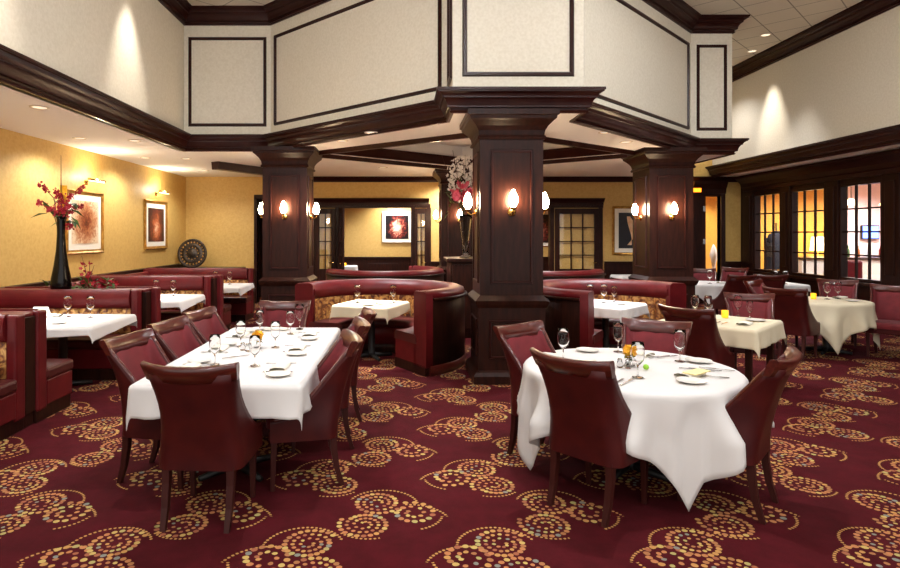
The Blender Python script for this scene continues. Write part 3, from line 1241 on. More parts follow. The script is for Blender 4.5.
def booth(y0, y1, xe, label):
    """U-shaped booth open to the aisle at x = xe"""
    xw = XL + .07
    bt = .13
    root = empty('banquette', ((xw + xe) / 2, (y0 + y1) / 2, 0), label=label, cat='booth', group='booths along the golden wall')
    T = Matrix.Translation((-(xw + xe) / 2, -(y0 + y1) / 2, 0))

    def part(name, mb, m, **k):
        return mb.xf(T).build(name, M[m], root, **k)
    sd = .56
    part('plinth', MB().box(xw, xe - .02, y0, y0 + sd, 0, .13).box(xw, xe - .02, y1 - sd, y1, 0, .13).box(xw, xw + sd, y0 + sd, y1 - sd, 0, .13), 'wood', bevel=.006)
    for (a, b) in ((y0 + bt, y0 + sd), (y1 - sd, y1 - bt)):
        part('seat_base', MB().box(xw + bt, xe, a, b, .13, .36), 'booth_red', bevel=.012)
        part('seat_cushion', MB().box(xw + bt, xe + .01, a - .02, b + .015, .36, .47), 'seat_leather', bevel=.03)
    part('seat_base', MB().box(xw + bt, xw + sd, y0 + sd, y1 - sd, .13, .36), 'booth_red', bevel=.012)
    part('seat_cushion', MB().box(xw + bt, xw + sd + .015, y0 + sd + .02, y1 - sd - .02, .36, .47), 'seat_leather', bevel=.03)
    # backs: core, patterned channels, red roll, end post
    for (core0, core1, face, sgn) in ((y0, y0 + bt - .04, y0 + bt - .04, 1), (y1 - bt + .04, y1, y1 - bt + .04, -1)):
        part('backrest', MB().box(xw, xe - .09, core0, core1, .13, 1.0), 'booth_red', bevel=.01)
        pa, pb = ((xe - .09, face), (xw + .08, face)) if sgn > 0 else ((xw + .08, face), (xe - .09, face))
        part('back_panel', channel_panel(pa, pb, .46, .79), 'booth_fabric')
        part('back_roll', roll(pa, pb, .78, 1.015, .085), 'booth_red')
        part('end_post', MB().box(xe - .09, xe, core0 - (.05 if sgn < 0 else 0), core1 + (.05 if sgn > 0 else 0), .1, 1.01), 'booth_red', bevel=.02)
    part('backrest', MB().box(xw - .05, xw + bt - .04, y0 + bt, y1 - bt, .13, .93), 'booth_red', bevel=.01)
    pa, pb = (xw + bt - .04, y0 + bt), (xw + bt - .04, y1 - bt)
    part('back_panel', channel_panel(pa, pb, .46, .75), 'booth_fabric')
    part('back_roll', roll(pa, pb, .74, .95, .08), 'booth_red')
    return root


booth(2.7, 5.22, -3.27, 'booth at the left edge of the picture, its gold back cut by the frame')
booth(5.38, 7.53, -3.26, 'booth whose seat end faces the aisle at the left of the long table')
booth(7.69, 9.88, -3.14, 'booth in front of the tall black vase of red blossoms')
booth(10.04, 12.2, -3.02, 'farthest booth, below the round bronze medallion')


def divider(y0, y1, xe, label):
    r = empty('booth_divider', ((XL + xe) / 2, (y0 + y1) / 2, 0), label=label, cat='divider', group='wood dividers between the booths')
    T = Matrix.Translation((-(XL + xe) / 2, -(y0 + y1) / 2, 0))
    MB().box(XL + .1, xe - .012, y0, y1, .12, .97).xf(T).build('panel', M['wood'], r, bevel=.006)
    MB().box(XL + .1, xe - .03, y0 + .002, y1 - .002, 0, .16).xf(T).build('base_moulding', M['wood'], r, bevel=.01)
    MB().box(XL + .1, xe - .03, y0 + .002, y1 - .002, .97, 1.0).xf(T).build('cap', M['booth_red'], r, bevel=.006)


divider(5.225, 5.375, -3.27, 'dark wood divider end between the two booths nearest the camera')
divider(7.535, 7.685, -3.2, 'dark wood divider end carrying the tall black vase')
divider(9.885, 10.035, -3.08, 'dark wood divider end of the two farthest booths')
divider(12.205, 12.36, -3.02, 'dark wood panel closing the back of the farthest booth')

BT = [(-3.85, 4.2), (-3.74, 6.62), (-3.7, 8.98), (-3.45, 11.12)]
nm = ['the booth at the left edge of the picture', 'the booth beside the long table', 'the booth in front of the black vase', 'the farthest booth below the bronze medallion']
for i, (x, y) in enumerate(BT):
    pedestal_table(x, y, 'rect', (.55, .5), 0, 'table inside ' + nm[i])
    cloth(x, y, 0, ('rect', (.55, .5), (.68, .63), .06, 30 + i, .012, .14), 'white cloth on the table of ' + nm[i])


# ================================================================= ROUND BOOTHS BY THE COLUMNS
def arc_sweep(prof, a0, a1, n=40):
    rows = []
    for i in range(n + 1):
        a = a0 + (a1 - a0) * i / n
        rows.append([(r * math.cos(a), r * math.sin(a), z) for r, z in prof])
    mb = MB().grid(rows, closed=True)
    m = len(prof)
    mb.add(rows[0], [tuple(range(m))])
    mb.add(rows[-1], [tuple(range(m - 1, -1, -1))])
    return mb


def round_booth():
    """opening toward -x,-y; arc from -58 deg through 90 to 165 deg"""
    root = empty('round_booth', cat='booth', group='round booths between the columns')
    a0, a1 = math.radians(-58), math.radians(165)
    e = .085
    RO = 1.18

    def box_prof(r0, r1, z0, z1, b=.012):
        return [(r0, z0), (r1, z0), (r1, z1 - b), (r1 - b, z1), (r0 + b, z1), (r0, z1 - b)]
    arc_sweep(box_prof(.48, RO, 0, .12), a0, a1).build('plinth', M['wood'], root)
    arc_sweep(box_prof(RO, RO + .03, 0, .12), a0 + .05, a1 - .05).build('base_moulding', M['rail_wood'], root)
    arc_sweep(box_prof(RO - .04, RO + .02, .12, .9), a0 + e, a1 - e).build('outer_panel', M['wood'], root)
    arc_sweep(box_prof(RO - .05, RO + .05, .9, .93), a0 + e, a1 - e).build('outer_ledge', M['wood'], root)
    arc_sweep(box_prof(.5, .98, .12, .36), a0, a1).build('seat_base', M['booth_red'], root)
    arc_sweep(box_prof(.49, .99, .36, .47, .03), a0 - .01, a1 + .01).build('seat_cushion', M['seat_leather'], root)
    arc_sweep(box_prof(.98, RO - .05, .3, .92), a0 + .02, a1 - .02).build('backrest', M['booth_red'], root)
    # gold channels on the inner face
    rows = []
    nch = 30
    cols = []
    for i in range(nch):
        for s in range(5):
            a = a0 + e + (a1 - a0 - 2 * e) * (i + s / 5) / nch
            h = .05 * (.3 + .7 * math.sin(PI * s / 5) ** .6) if s else .015
            cols.append((a, .985 - h))
    for z in (.46, .78):
        rows.append([(r * math.cos(a), r * math.sin(a), z) for a, r in cols])
    MB().grid(rows).build('back_panel', M['booth_fabric'], root)
    prof = [(.99, .76)]
    for i in range(9):
        t = PI * i / 8
        prof.append((.98 - .07 * math.sin(t) ** .8, .77 + .225 * i / 8))
    prof += [(1.0, 1.01), (RO - .05, 1.01), (RO, .99), (RO + .012, .96), (RO + .01, .91), (RO - .06, .9)]
    arc_sweep(prof, a0 + .04, a1 - .04, 56).build('back_roll', M['booth_red'], root)
    for a, s in ((a0, 1), (a1, -1)):
        arc_sweep(box_prof(.93, RO + .02, .1, 1.005, .03), a, a + s * e, 4).build('end_post', M['booth_red'], root)
    return root


RB = Proto(round_booth())
MIRX = [('RB', -.35, 8.15, 1, 1, 'round booth with the gold-backed bench left of the front column'),
        ('RB', 2.85, 8.15, -1, 1, 'round booth right of the front column, beside the right column'),
        ('RB', -.35, 12.2, 1, -1, 'round booth seen as a red band behind the booth left of the front column'),
        ('RB', 2.85, 12.2, -1, -1, 'round booth seen as a red band behind the booth right of the front column')]
bpy.context.view_layer.update()
b0 = RB.get()
for i, (_, x, y, sx, sy, lb) in enumerate(MIRX):
    o = b0 if i == 0 else copy_tree(b0)
    o.location = (x, y, 0)
    # mirrored by turning: opening direction (-,-) rotated about z
    ang = {(1, 1): 0, (-1, 1): 0, (1, -1): 0, (-1, -1): PI}[(sx, sy)]
    o.rotation_euler = (0, 0, ang)
    if (sx, sy) == (-1, 1):
        o.scale = (-1, 1, 1)
    if (sx, sy) == (1, -1):
        o.scale = (1, -1, 1)
    o['label'] = lb

CT = [(-.42, 8.28, 'the round booth left of the front column', 'linen_cream', math.radians(-22)), (2.8, 8.25, 'the round booth beside the right column', 'linen', math.radians(45))]
for x, y, lb, mm, rr_ in CT:
    pedestal_table(x, y, 'rect', (.38, .38), rr_, 'small table inside ' + lb)
    cloth(x, y, rr_, ('rect', (.38, .38), (.55, .55), .04, 60 + int(x), .02, .12), 'cloth on the table in ' + lb, mm)

# rear dining room table and a table behind the right column
leg_table(-1.75, 18.0, .36, .36, 0, 'small table in the rear dining room seen through the left doorway')
cloth(-1.75, 18.0, 0, ('rect', (.36, .36), (.56, .56), 0, 77, .015, .1), 'white cloth on the small table seen through the left doorway')
leg_table(5.35, 13.75, .42, .36, 0, 'small table under the picture of the pale shape')
cloth(5.35, 13.75, 0, ('rect', (.42, .36), (.5, .44), 0, 78, .01, .1), 'white cloth on the small table under the picture of the pale shape')

# ================================================================= CENTRAL SERVICE CABINET
cab = empty('service_cabinet', (1.25, 10.2, 0), label='dark service cabinet behind the front column, carrying the flower arrangement', cat='cabinet')
MB().box(-.46, .46, -.42, .42, .1, 1.24).build('body', M['wood'], cab, bevel=.008)
MB().box(-.44, .44, -.4, .4, 0, .1).build('plinth', M['wood'], cab)
MB().box(-.52, .52, -.48, .48, 1.24, 1.3).build('top', M['wood'], cab, bevel=.012)
for sx in (-1, 1):
    d = MB().box(sx * .02, sx * .43, -.445, -.42, .16, 1.2)
    dd = d.build('door', M['wood'], cab, bevel=.006)
    MB().tube([(sx * .06, -.45, .68), (sx * .06, -.475, .7), (sx * .06, -.475, .84), (sx * .06, -.45, .86)], .008).build('handle', M['brass'], dd)
ledge = empty('low_ledge', (-4.5, 14.1, 0), label='low dark ledge at the foot of the far golden wall', cat='ledge')
MB().box(-.74, .66, -.42, .55, 0, .86).build('body', M['wood'], ledge, bevel=.006)
MB().box(-.76, .68, -.46, .57, .86, .9).build('top', M['wood'], ledge, bevel=.008)

# ================================================================= WALL THINGS
def sconce(x, y, z, nx, ny, label):
    """candle wall lamp; (nx,ny) points away from the wall"""
    ang = math.atan2(-nx, ny)
    r = empty('wall_sconce', (x, y, z), ang, label, 'sconce', 'candle sconces on the columns')
    # local +Y is away from the wall
    MB().lathe([(.001, 0), (.05, 0), (.045, .012), (.02, .02), (.001, .022)], 20).xf(Matrix.Rotation(-PI / 2, 4, 'X')).xf(Matrix.Translation((0, 0, -.1))).build('wall_plate', M['brass'], r)
    MB().tube([(0, .01, -.1), (0, .06, -.12), (0, .1, -.1), (0, .1, -.075)], .009).build('arm', M['brass'], r)
    MB().lathe([(.012, -.08), (.03, -.072), (.045, -.05), (.04, -.048), (.01, -.06)], 20, (0, .1, 0)).build('cup', M['brass'], r)
    MB().lathe([(.012, -.055), (.03, -.04), (.048, 0), (.053, .035), (.044, .08), (.028, .115), (.014, .145), (.001, .15)], 20, (0, .1, 0)).build('glass_globe', M['globe'], r)
    return r


cn = {'front': 'front', 'left': 'left', 'right': 'right', 'rear': 'rear'}
fx, fy = COLS['front']
h = .36
sconce(fx, fy - h, 2.05, 0, -1, 'lit candle sconce on the front face of the front column')
sconce(fx - h, fy, 2.05, -1, 0, 'lit candle sconce on the left side of the front column')
sconce(fx + h, fy, 2.05, 1, 0, 'lit candle sconce on the right side of the front column')
lx, ly = COLS['left']
sconce(lx, ly - h, 2.08, 0, -1, 'lit candle sconce on the front face of the left column')
sconce(lx - h, ly, 2.08, -1, 0, 'lit candle sconce on the left side of the left column')
sconce(lx + h, ly, 2.08, 1, 0, 'lit candle sconce on the right side of the left column')
rx, ry = COLS['right']
sconce(rx, ry - h, 2.07, 0, -1, 'lit candle sconce on the front face of the right column')
sconce(rx - h, ry, 2.07, -1, 0, 'lit candle sconce on the left side of the right column')
qx, qy = COLS['rear']
sconce(qx + .02, qy - .37, 2.08, 0, -1, 'lit candle sconce on the front of the column behind the flowers')
sconce(qx - .37, qy, 2.08, -1, 0, 'lit candle sconce on the left of the column behind the flowers')


def picture(cx, y, z0, z1, w, face, art, label, fw=.07, mb=.1, frame='gold_frame', x=None):
    """face: 'y' hangs on a wall facing -Y at y; 'x' hangs on the left wall at x facing +X (cx is then the y centre)"""
    hgt = z1 - z0
    if face == 'y':
        r = empty('framed_picture', (cx, y, z0), 0, label, 'picture')
    else:
        r = empty('framed_picture', (x, cx, z0), PI / 2, label, 'picture')
    # local: X along the wall, -Y out of the wall
    hw = w / 2
    f = MB()
    prof = [(0, 0), (0, .035), (.3 * fw, .05), (.6 * fw, .035), (fw, .028), (fw, 0)]
    rect = [(-hw, 0, 1, 1), (hw, 0, -1, 1), (hw, hgt, -1, -1), (-hw, hgt, 1, -1)]
    v = [(u + su * o, -t, zz + sz * o) for u, zz, su, sz in rect for o, t in prof]
    m = len(prof)
    f.add(v, [(i * m + j, i * m + (j + 1) % m, ((i + 1) % 4) * m + (j + 1) % m, ((i + 1) % 4) * m + j) for i in range(4) for j in range(m)])
    f.build('frame', M[frame], r)
    MB().box(-hw + fw * .8, hw - fw * .8, -.02, -.002, fw * .8, hgt - fw * .8).build('mount', M['mat_board'], r)
    MB().box(-hw + fw + mb, hw - fw - mb, -.026, -.02, fw + mb, hgt - fw - mb).xf(Matrix.Translation((0, 0, 0))).build('print', art, r)
    return r


def picture_light(r_loc, rot, label):
    r = empty('picture_light', r_loc, rot, label, 'lamp')
    MB().box(-.05, .05, -.012, 0, -.04, .04).build('wall_plate', M['brass'], r, bevel=.003)
    MB().tube([(0, -.01, 0), (0, -.1, .06), (0, -.18, .05)], .008).build('arm', M['brass'], r)
    s = MB().tube([(-.26, -.19, .04), (.26, -.19, .04)], .022, 12)
    s.build('shade', M['brass'], r)
    MB().box(-.24, .24, -.2, -.175, .012, .02).build('bulb', M['shade'], r)
    return r


art1 = art_material('print_brown_burst', [(.2, S(60, 22, 10)), (.38, S(128, 58, 30)), (.52, S(180, 122, 82)), (.68, S(226, 202, 168))], 14, (0, .52, .5, .5, .42))
art2 = art_material('print_red_bloom', [(.2, S(240, 206, 172)), (.38, S(190, 100, 60)), (.52, S(110, 44, 30)), (.68, S(60, 28, 24))], 9, (0, .45, .42, .55, .5))
art3 = art_material('print_pale_bloom', [(.22, S(255, 232, 220)), (.4, S(232, 150, 120)), (.47, S(130, 44, 34)), (.56, S(16, 10, 14))], 6, (0, .5, .5, .6, .45))
art4 = art_material('print_black_ground', [(.3, S(14, 12, 18)), (.7, S(30, 26, 34))], 3)
picture(10.0, 0, 1.37, 2.42, 1.17, 'x', art1, 'gilt-framed brown burst print on the golden wall behind the black vase', x=XL + .003)
picture(12.88, 0, 1.37, 2.42, 1.15, 'x', art2, 'gilt-framed red bloom print on the golden wall near the bronze medallion', x=XL + .003)
picture_light((XL + .002, 10.05, 2.56), PI / 2, 'brass picture light over the brown burst print')
picture_light((XL + .002, 12.9, 2.56), PI / 2, 'brass picture light over the red bloom print')
picture(-.16, 19.498, 1.42, 2.42, .98, 'y', art3, 'framed print of pale bloom shapes seen through the left doorway', mb=.06, fw=.06, frame='mat_board')
picture(4.45, 19.498, 1.3, 2.45, .95, 'y', art3, 'framed pale print seen past the right side of the front column', mb=.06, fw=.06, frame='mat_board')
pr = picture(5.62, YB - .003, 1.19, 2.38, .96, 'y', art4, 'framed print of a pale curved shape on black, left of the right column', mb=.1, fw=.06, frame='gold_frame')
# the pale shape inside that print
sh = []
for i in range(25):
    t = i / 24
    sh.append((.02 + .16 * math.sin(t * PI) * (1 - .3 * t) - .1 * t, .24 + .7 * (1 - t)))
pts = [(1.5 * x - .12 + .05 * math.sin(z * 6), z) for x, z in sh]
L_ = [(x, z) for x, z in pts] + [(-.16 + .06 * math.sin(z * 5) + .02, z) for x, z in pts[::-1]]
mb = MB()
mb.add([(x + .08, -.0285, z) for x, z in L_] + [(x + .08, -.026, z) for x, z in L_], [tuple(range(len(L_)))] + [(i, (i + 1) % len(L_), len(L_) + (i + 1) % len(L_), len(L_) + i) for i in range(len(L_))])
mb.build('pale_shape', mat('pale_print_ink', S(236, 206, 168), .5, col2=S(214, 160, 110), nscale=6), pr)

# bronze medallion leaning on the far ledge
md = empty('bronze_medallion', (-4.88, 13.98, .9), label='round dark bronze medallion leaning by the corner of the golden walls', cat='ornament')
tilt = Matrix.Translation((0, 0, .345)) @ Matrix.Rotation(-.14, 4, 'X') @ Matrix.Rotation(PI / 2, 4, 'X')
MB().lathe([(.001, 0), (.34, 0), (.345, .02), (.32, .04), (.3, .028), (.21, .028), (.19, .042), (.17, .028), (.1, .03), (.07, .05), (.001, .055)], 48).xf(tilt).build('disc', M['bronze'], md)
kn = MB()
for R_, n_, s_ in ((.26, 22, .022), (.14, 12, .016)):
    for k in range(n_):
        a = 2 * PI * k / n_
        kn.lathe([(s_, .026), (s_ * .8, .04), (.001, .046)], 8, (R_ * math.cos(a), R_ * math.sin(a), 0))
kn.xf(tilt).build('raised_studs', M['gold_frame'], md)


# ================================================================= FLOWERS
def blossoms(n, centre, spread, size, rnd, petals=5):
    mb = MB()
    for _ in range(n):
        while True:
            d = Vector((rnd.uniform(-1, 1), rnd.uniform(-1, 1), rnd.uniform(-1, 1)))
            if d.length < 1:
                break
        c = Vector(centre) + Vector((d.x * spread[0], d.y * spread[1], d.z * spread[2]))
        s = size * rnd.uniform(.7, 1.3)
        R = Matrix.Rotation(rnd.uniform(0, 6.28), 4, 'Z') @ Matrix.Rotation(rnd.uniform(.5, 1.9), 4, 'X')
        st = len(mb.v)
        for k in range(petals):
            a = 2 * PI * k / petals
            q = Matrix.Rotation(a, 4, 'Z')
            v = [q @ Vector(p) for p in ((0, 0, 0), (s * .55, -s * .38, s * .22), (s, 0, s * .32), (s * .55, s * .38, s * .22), (s * .5, 0, s * .08))]
            mb.add([tuple(R @ p + c) for p in v], [(0, 1, 4), (1, 2, 4), (2, 3, 4), (3, 0, 4)])
    return mb


def leaves(n, centre, spread, size, rnd):
    mb = MB()
    for _ in range(n):
        c = Vector(centre) + Vector((rnd.uniform(-1, 1) * spread[0], rnd.uniform(-1, 1) * spread[1], rnd.uniform(-1, 1) * spread[2]))
        R = Matrix.Rotation(rnd.uniform(0, 6.28), 4, 'Z') @ Matrix.Rotation(rnd.uniform(-.9, .9), 4, 'Y')
        s = size * rnd.uniform(.6, 1.3)
        v = [(0, 0, 0), (s * .4, -s * .16, .1 * s), (s, 0, 0), (s * .4, s * .16, .1 * s), (s * .45, 0, .03 * s)]
        mb.add([tuple(R @ Vector(p) + c) for p in v], [(0, 1, 4), (1, 2, 4), (2, 3, 4), (3, 0, 4)])
    return mb


rnd = random.Random(5)
VX, VY = -4.33, 7.62
vase = empty('tall_vase', (VX, VY, 1.0), label='tall slender black vase of red blossoms standing behind the booths', cat='vase')
MB().lathe([(.001, 0), (.115, 0), (.122, .04), (.115, .14), (.085, .3), (.058, .5), (.047, .7), (.05, .86), (.062, .95), (.055, .945), (.04, .85), (.04, .6), (.001, .55)], 32).build('body', M['black_gloss'], vase)
arr = empty('red_flower_arrangement', (VX, VY, 1.9), label='spray of red blossoms in the tall black vase', cat='flowers')
tw = MB()
bl = MB()
ends = [(-.3, .0, .2), (-.22, -.06, .42), (-.12, .1, .36), (.02, .0, .30), (.16, -.05, .28), (.26, .04, .4), (.2, .1, .16), (-.12, -.1, .12), (.1, -.1, .1), (0, 0, .8), (.12, .02, -.12)]
for (x, y, z) in ends:
    mid = (x * .35, y * .35, z * .6)
    tw.tube([(x * .05, y * .05, -.25), mid, (x, y, z)], [.006, .005, .002], 6)
    if z < .7:
        for t in (.55, .7, .85, 1):
            c = (mid[0] + (x - mid[0]) * t, mid[1] + (y - mid[1]) * t, mid[2] + (z - mid[2]) * t)
            b = blossoms(6, c, (.04, .04, .04), .021, rnd)
            bl.add(b.v, b.f)
b = blossoms(90, (.02, 0, .1), (.13, .1, .12), .024, rnd)
bl.add(b.v, b.f)
tw.build('stems', M['twig'], arr)
bl.build('blossoms', M['red_petal'], arr, recalc=False)
lf = leaves(14, (0, 0, .05), (.2, .08, .1), .2, rnd)
lf.build('leaves', M['green'], arr, recalc=False)
yl = MB()
for k in range(7):
    yl.tube([(-.03 + .012 * k, .02, .0), (-.02 + .012 * k, .03, .42)], .009, 6)
yl.build('golden_reeds', M['yellow_petal'], arr)
gar = empty('red_garland', (VX + .2, VY + .06, 1.0), label='low garland of red sprigs and leaves at the foot of the black vase', cat='flowers')
leaves(60, (0, 0, .05), (.45, .05, .04), .13, rnd).build('leaves', M['green'], gar, recalc=False)
g = blossoms(40, (.3, 0, .06), (.2, .05, .05), .035, rnd)
g2 = blossoms(22, (.08, 0, .22), (.1, .04, .2), .028, rnd)
g.add(g2.v, g2.f)
g.build('blossoms', M['red_petal'], gar, recalc=False)
sg = MB()
for x, y, z in ((.03, 0, .42), (.12, .02, .36), (.2, -.02, .3)):
    sg.tube([(.12, 0, .02), ((.12 + x) / 2, y, z * .6), (x, y, z)], [.005, .004, .002], 6)
sg.build('stems', M['twig'], gar)

# big arrangement on the service cabinet
gv = empty('glass_vase', (1.06, 10.0, 1.3), label='tall glass vase holding the white and pink flowers behind the front column', cat='vase')
MB().lathe([(.001, 0), (.11, 0), (.1, .02), (.05, .06), (.06, .3), (.1, .62), (.12, .72), (.115, .72), (.095, .62), (.055, .3), (.04, .08), (.001, .07)], 28).build('body', M['glass'], gv)
fa = empty('white_flower_arrangement', (1.06, 10.0, 1.95), label='white and pink flower arrangement beside the top of the front column', cat='flowers')
st = MB()
for k in range(16):
    a = rnd.uniform(0, 6.28)
    r_ = rnd.uniform(.15, .42)
    z_ = rnd.uniform(.55, 1.1)
    st.tube([(0, 0, -.55), (r_ * .3 * math.cos(a), r_ * .3 * math.sin(a), .25), (r_ * math.cos(a), r_ * math.sin(a), z_)], [.006, .005, .003], 6)
st.build('stems', M['twig'], fa)
blossoms(330, (-.02, 0, .66), (.3, .26, .44), .034, rnd).build('white_blossoms', M['white_petal'], fa, recalc=False)
blossoms(30, (-.08, -.22, .42), (.16, .08, .14), .075, rnd, 7).build('pink_blossoms', M['pink_petal'], fa, recalc=False)
leaves(50, (0, 0, .4), (.28, .25, .3), .16, rnd).build('leaves', M['green'], fa, recalc=False)

# ================================================================= TABLEWARE
ZT = .7525


def make_glass(hh=.215, rb=.042):
    k = hh / .195
    r = rb
    prof = [(.001, 0), (.033, 0), (.034, .003), (.012, .007), (.0045, .014), (.004, .062 * k), (.012, .07 * k), (.78 * r, .092 * k), (r, .125 * k), (.93 * r, .165 * k), (.82 * r, .195 * k),
            (.82 * r - .0014, .195 * k), (.93 * r - .0016, .165 * k), (r - .0018, .125 * k), (.78 * r - .002, .094 * k), (.008, .074 * k), (.001, .072 * k)]
    o = MB().lathe(prof, 24).build('wine_glass', M['glass'])
    return tag(o, None, 'glass')


GL = Proto(make_glass())
GG = 'stemmed glasses on the tables'


def glass(x, y, label, s=1.0, z=ZT):
    o = GL.get()
    put(o, x, y, z, 0, label, GG)
    o.scale = (s, s, s)
    return o


def make_plate():
    o = MB().lathe([(.001, 0), (.045, 0), (.05, .004), (.082, .012), (.084, .015), (.08, .0145), (.05, .007), (.001, .006)], 32).build('side_plate', M['china'])
    return tag(o, None, 'plate')


PL = Proto(make_plate())


def plate(x, y, label, s=1.0):
    o = put(PL.get(), x, y, ZT, 0, label, 'side plates on the tables')
    o.scale = (s, s, 1)
    return o


def make_napkin():
    mb = MB()
    rows = []
    for i in range(7):
        u = -.11 + .22 * i / 6
        rows.append([(u, v, .004 + h + .004 * math.sin(u * 40 + v * 20)) for v, h in ((-.055, 0), (-.05, .014), (-.02, .018), (.02, .02), (.05, .014), (.055, 0))])
    mb.grid(rows)
    mb.add([(-.11, -.055, .002), (.11, -.055, .002), (.11, .055, .002), (-.11, .055, .002)], [(3, 2, 1, 0)])
    o = mb.build('folded_napkin', M['napkin'])
    return tag(o, None, 'napkin')


NK = Proto(make_napkin())


def napkin(x, y, rot, label):
    return put(NK.get(), x, y, ZT, rot, label, 'folded napkins on the tables')


def make_knife():
    mb = MB()
    mb.prism([(-.11, -.006), (.0, -.007), (.0, .007), (-.11, .006)], .002, .007)
    mb.prism([(0, -.006), (.11, -.009), (.115, 0), (.1, .008), (0, .005)], .003, .005)
    return tag(mb.build('table_knife', M['steel'], bevel=.001), None, 'knife')


def make_fork():
    mb = MB()
    mb.prism([(-.11, -.006), (.03, -.003), (.05, -.012), (.05, .012), (.03, .003), (-.11, .006)], .002, .005)
    for k in range(4):
        y = -.0105 + .007 * k
        mb.prism([(.05, y - .0018), (.098, y - .0012), (.098, y + .0012), (.05, y + .0018)], .003, .005)
    return tag(mb.build('table_fork', M['steel']), None, 'fork')


KN, FK = Proto(make_knife()), Proto(make_fork())


def knife(x, y, rot, label):
    return put(KN.get(), x, y, ZT, rot, label, 'table knives')


def fork(x, y, rot, label):
    return put(FK.get(), x, y, ZT, rot, label, 'table forks')


def make_votive():
    r = empty('votive_holder', cat='candle holder')
    MB().lathe([(.001, 0), (.032, 0), (.036, .004), (.036, .082), (.033, .082), (.032, .012), (.001, .01)], 20).build('glass_cup', M['amber'], r)
    MB().lathe([(.001, .011), (.027, .011), (.027, .03), (.003, .034), (.0025, .042), (.001, .042)], 14).build('candle', M['mat_board'], r)
    return r


def make_posy():
    r = empty('flower_posy', cat='flowers')
    MB().box(-.03, .03, -.03, .03, 0, .07).build('vase', M['glass'], r, bevel=.004)
    rn = random.Random(3)
    blossoms(34, (0, 0, .095), (.045, .045, .03), .028, rn, 6).build('yellow_blossoms', M['yellow_petal'], r, recalc=False)
    leaves(12, (0, 0, .07), (.03, .03, .02), .05, rn).build('leaves', M['green'], r, recalc=False)
    return r


def make_shaker():
    r = empty('salt_shaker', cat='shaker')
    MB().lathe([(.001, 0), (.019, 0), (.021, .01), (.017, .045), (.001, .046)], 16).build('glass_body', M['glass'], r)
    MB().lathe([(.0175, .044), (.0175, .054), (.012, .062), (.001, .064)], 16).build('cap', M['steel'], r)
    return r


bpy.context.view_layer.update()
VT, PO, SK = Proto(make_votive()), Proto(make_posy()), Proto(make_shaker())


def votive(x, y, label):
    return put(VT.get(), x, y, ZT, 0, label, 'amber votive holders')


# --- long table
put(PO.get(), -1.2, 4.98, ZT, .3, 'yellow posy in a square vase in the middle of the long table', 'yellow posies')
put(SK.get(), -1.30, 4.90, ZT, 0, 'salt shaker left of the yellow posy on the long table', 'salt and pepper shakers')
put(SK.get(), -1.25, 4.86, ZT, 0, 'pepper shaker directly in front of the yellow posy on the long table', 'salt and pepper shakers')
seatn = ['nearest', 'middle', 'farthest']
for i, y in enumerate((4.22, 4.92, 5.6)):
    s = seatn[i]
    plate(-.83, y - .2, 'side plate at the %s right-hand seat of the long table' % s)
    napkin(-.86, y + .02, PI / 2, 'white folded napkin at the %s right-hand seat of the long table' % s)
    fork(-.86, y - .11, PI, 'fork beside the napkin at the %s right-hand seat of the long table' % s)
    knife(-.88, y + .16, PI, 'knife at the %s right-hand seat of the long table' % s)
    glass(-1.06, y + .1, 'stemmed glass at the %s right-hand seat of the long table' % s, 1.0)
    plate(-1.5, y + .22, 'side plate at the %s left-hand seat of the long table' % s)
    napkin(-1.5, y + .0, PI / 2, 'white folded napkin at the %s left-hand seat of the long table' % s)
    fork(-1.48, y + .13, 0, 'fork at the %s left-hand seat of the long table' % s)
    knife(-1.5, y - .13, 0, 'knife at the %s left-hand seat of the long table' % s)
    glass(-1.36, y + .14, 'stemmed glass at the %s left-hand seat of the long table' % s, 1.0)
glass(-1.02, 5.98, 'tall stemmed glass at the far right corner of the long table', 1.15)
napkin(-1.24, 5.93, 0, 'white folded napkin at the far end of the long table')
plate(-1.42, 5.95, 'side plate at the far end of the long table')
knife(-1.28, 4.62, .7, 'knife lying at the middle of the long table in front of the posy')
# --- near round table
put(PO.get(), 1.64, 4.33, ZT, .2, 'yellow posy in a square vase on the nearest round table', 'yellow posies')
lb_ = MB().lathe([(.001, 0), (.014, .004), (.021, .018), (.016, .034), (.001, .04)], 12)
lb_.build('lime_bud', M['lime'], None, (1.70, 4.18, ZT + .001))
tag(bpy.data.objects['lime_bud'], 'lime green bud lying beside the yellow posy on the nearest round table', 'bud')
put(SK.get(), 1.55, 4.27, ZT, 0, 'salt shaker left of the yellow posy on the nearest round table', 'salt and pepper shakers')
put(SK.get(), 1.595, 4.235, ZT, 0, 'pepper shaker in front of the yellow posy on the nearest round table', 'salt and pepper shakers')
glass(1.56, 3.97, 'stemmed glass at the front of the nearest round table, before the posy', 1.08)
glass(2.07, 4.47, 'stemmed glass at the right of the nearest round table', 1.08)
glass(1.74, 4.83, 'stemmed glass at the back of the nearest round table', 1.08)
glass(1.22, 4.54, 'stemmed glass at the left of the nearest round table', 1.08)
for (x, y, a, lb) in ((1.85, 3.84, 2.4, 'front right'), (2.2, 4.45, 3.8, 'right rear'), (1.5, 4.86, 5.4, 'left rear')):
    plate(x, y, 'side plate at the %s of the nearest round table' % lb, 1.1)
for (x, y, a, lb) in ((1.93, 4.02, .65, 'front right'), (1.86, 4.72, 2.1, 'right rear'), (1.33, 4.4, .9, 'left')):
    napkin(x, y, a, 'folded napkin at the %s of the nearest round table' % lb)
tag(MB().box(-.1, .1, -.045, .045, 0, .006).build('menu_card', M['yellow_card'], None, (1.965, 4.0, ZT + .026), .65), 'cream card on the napkin at the front right of the nearest round table', 'card')
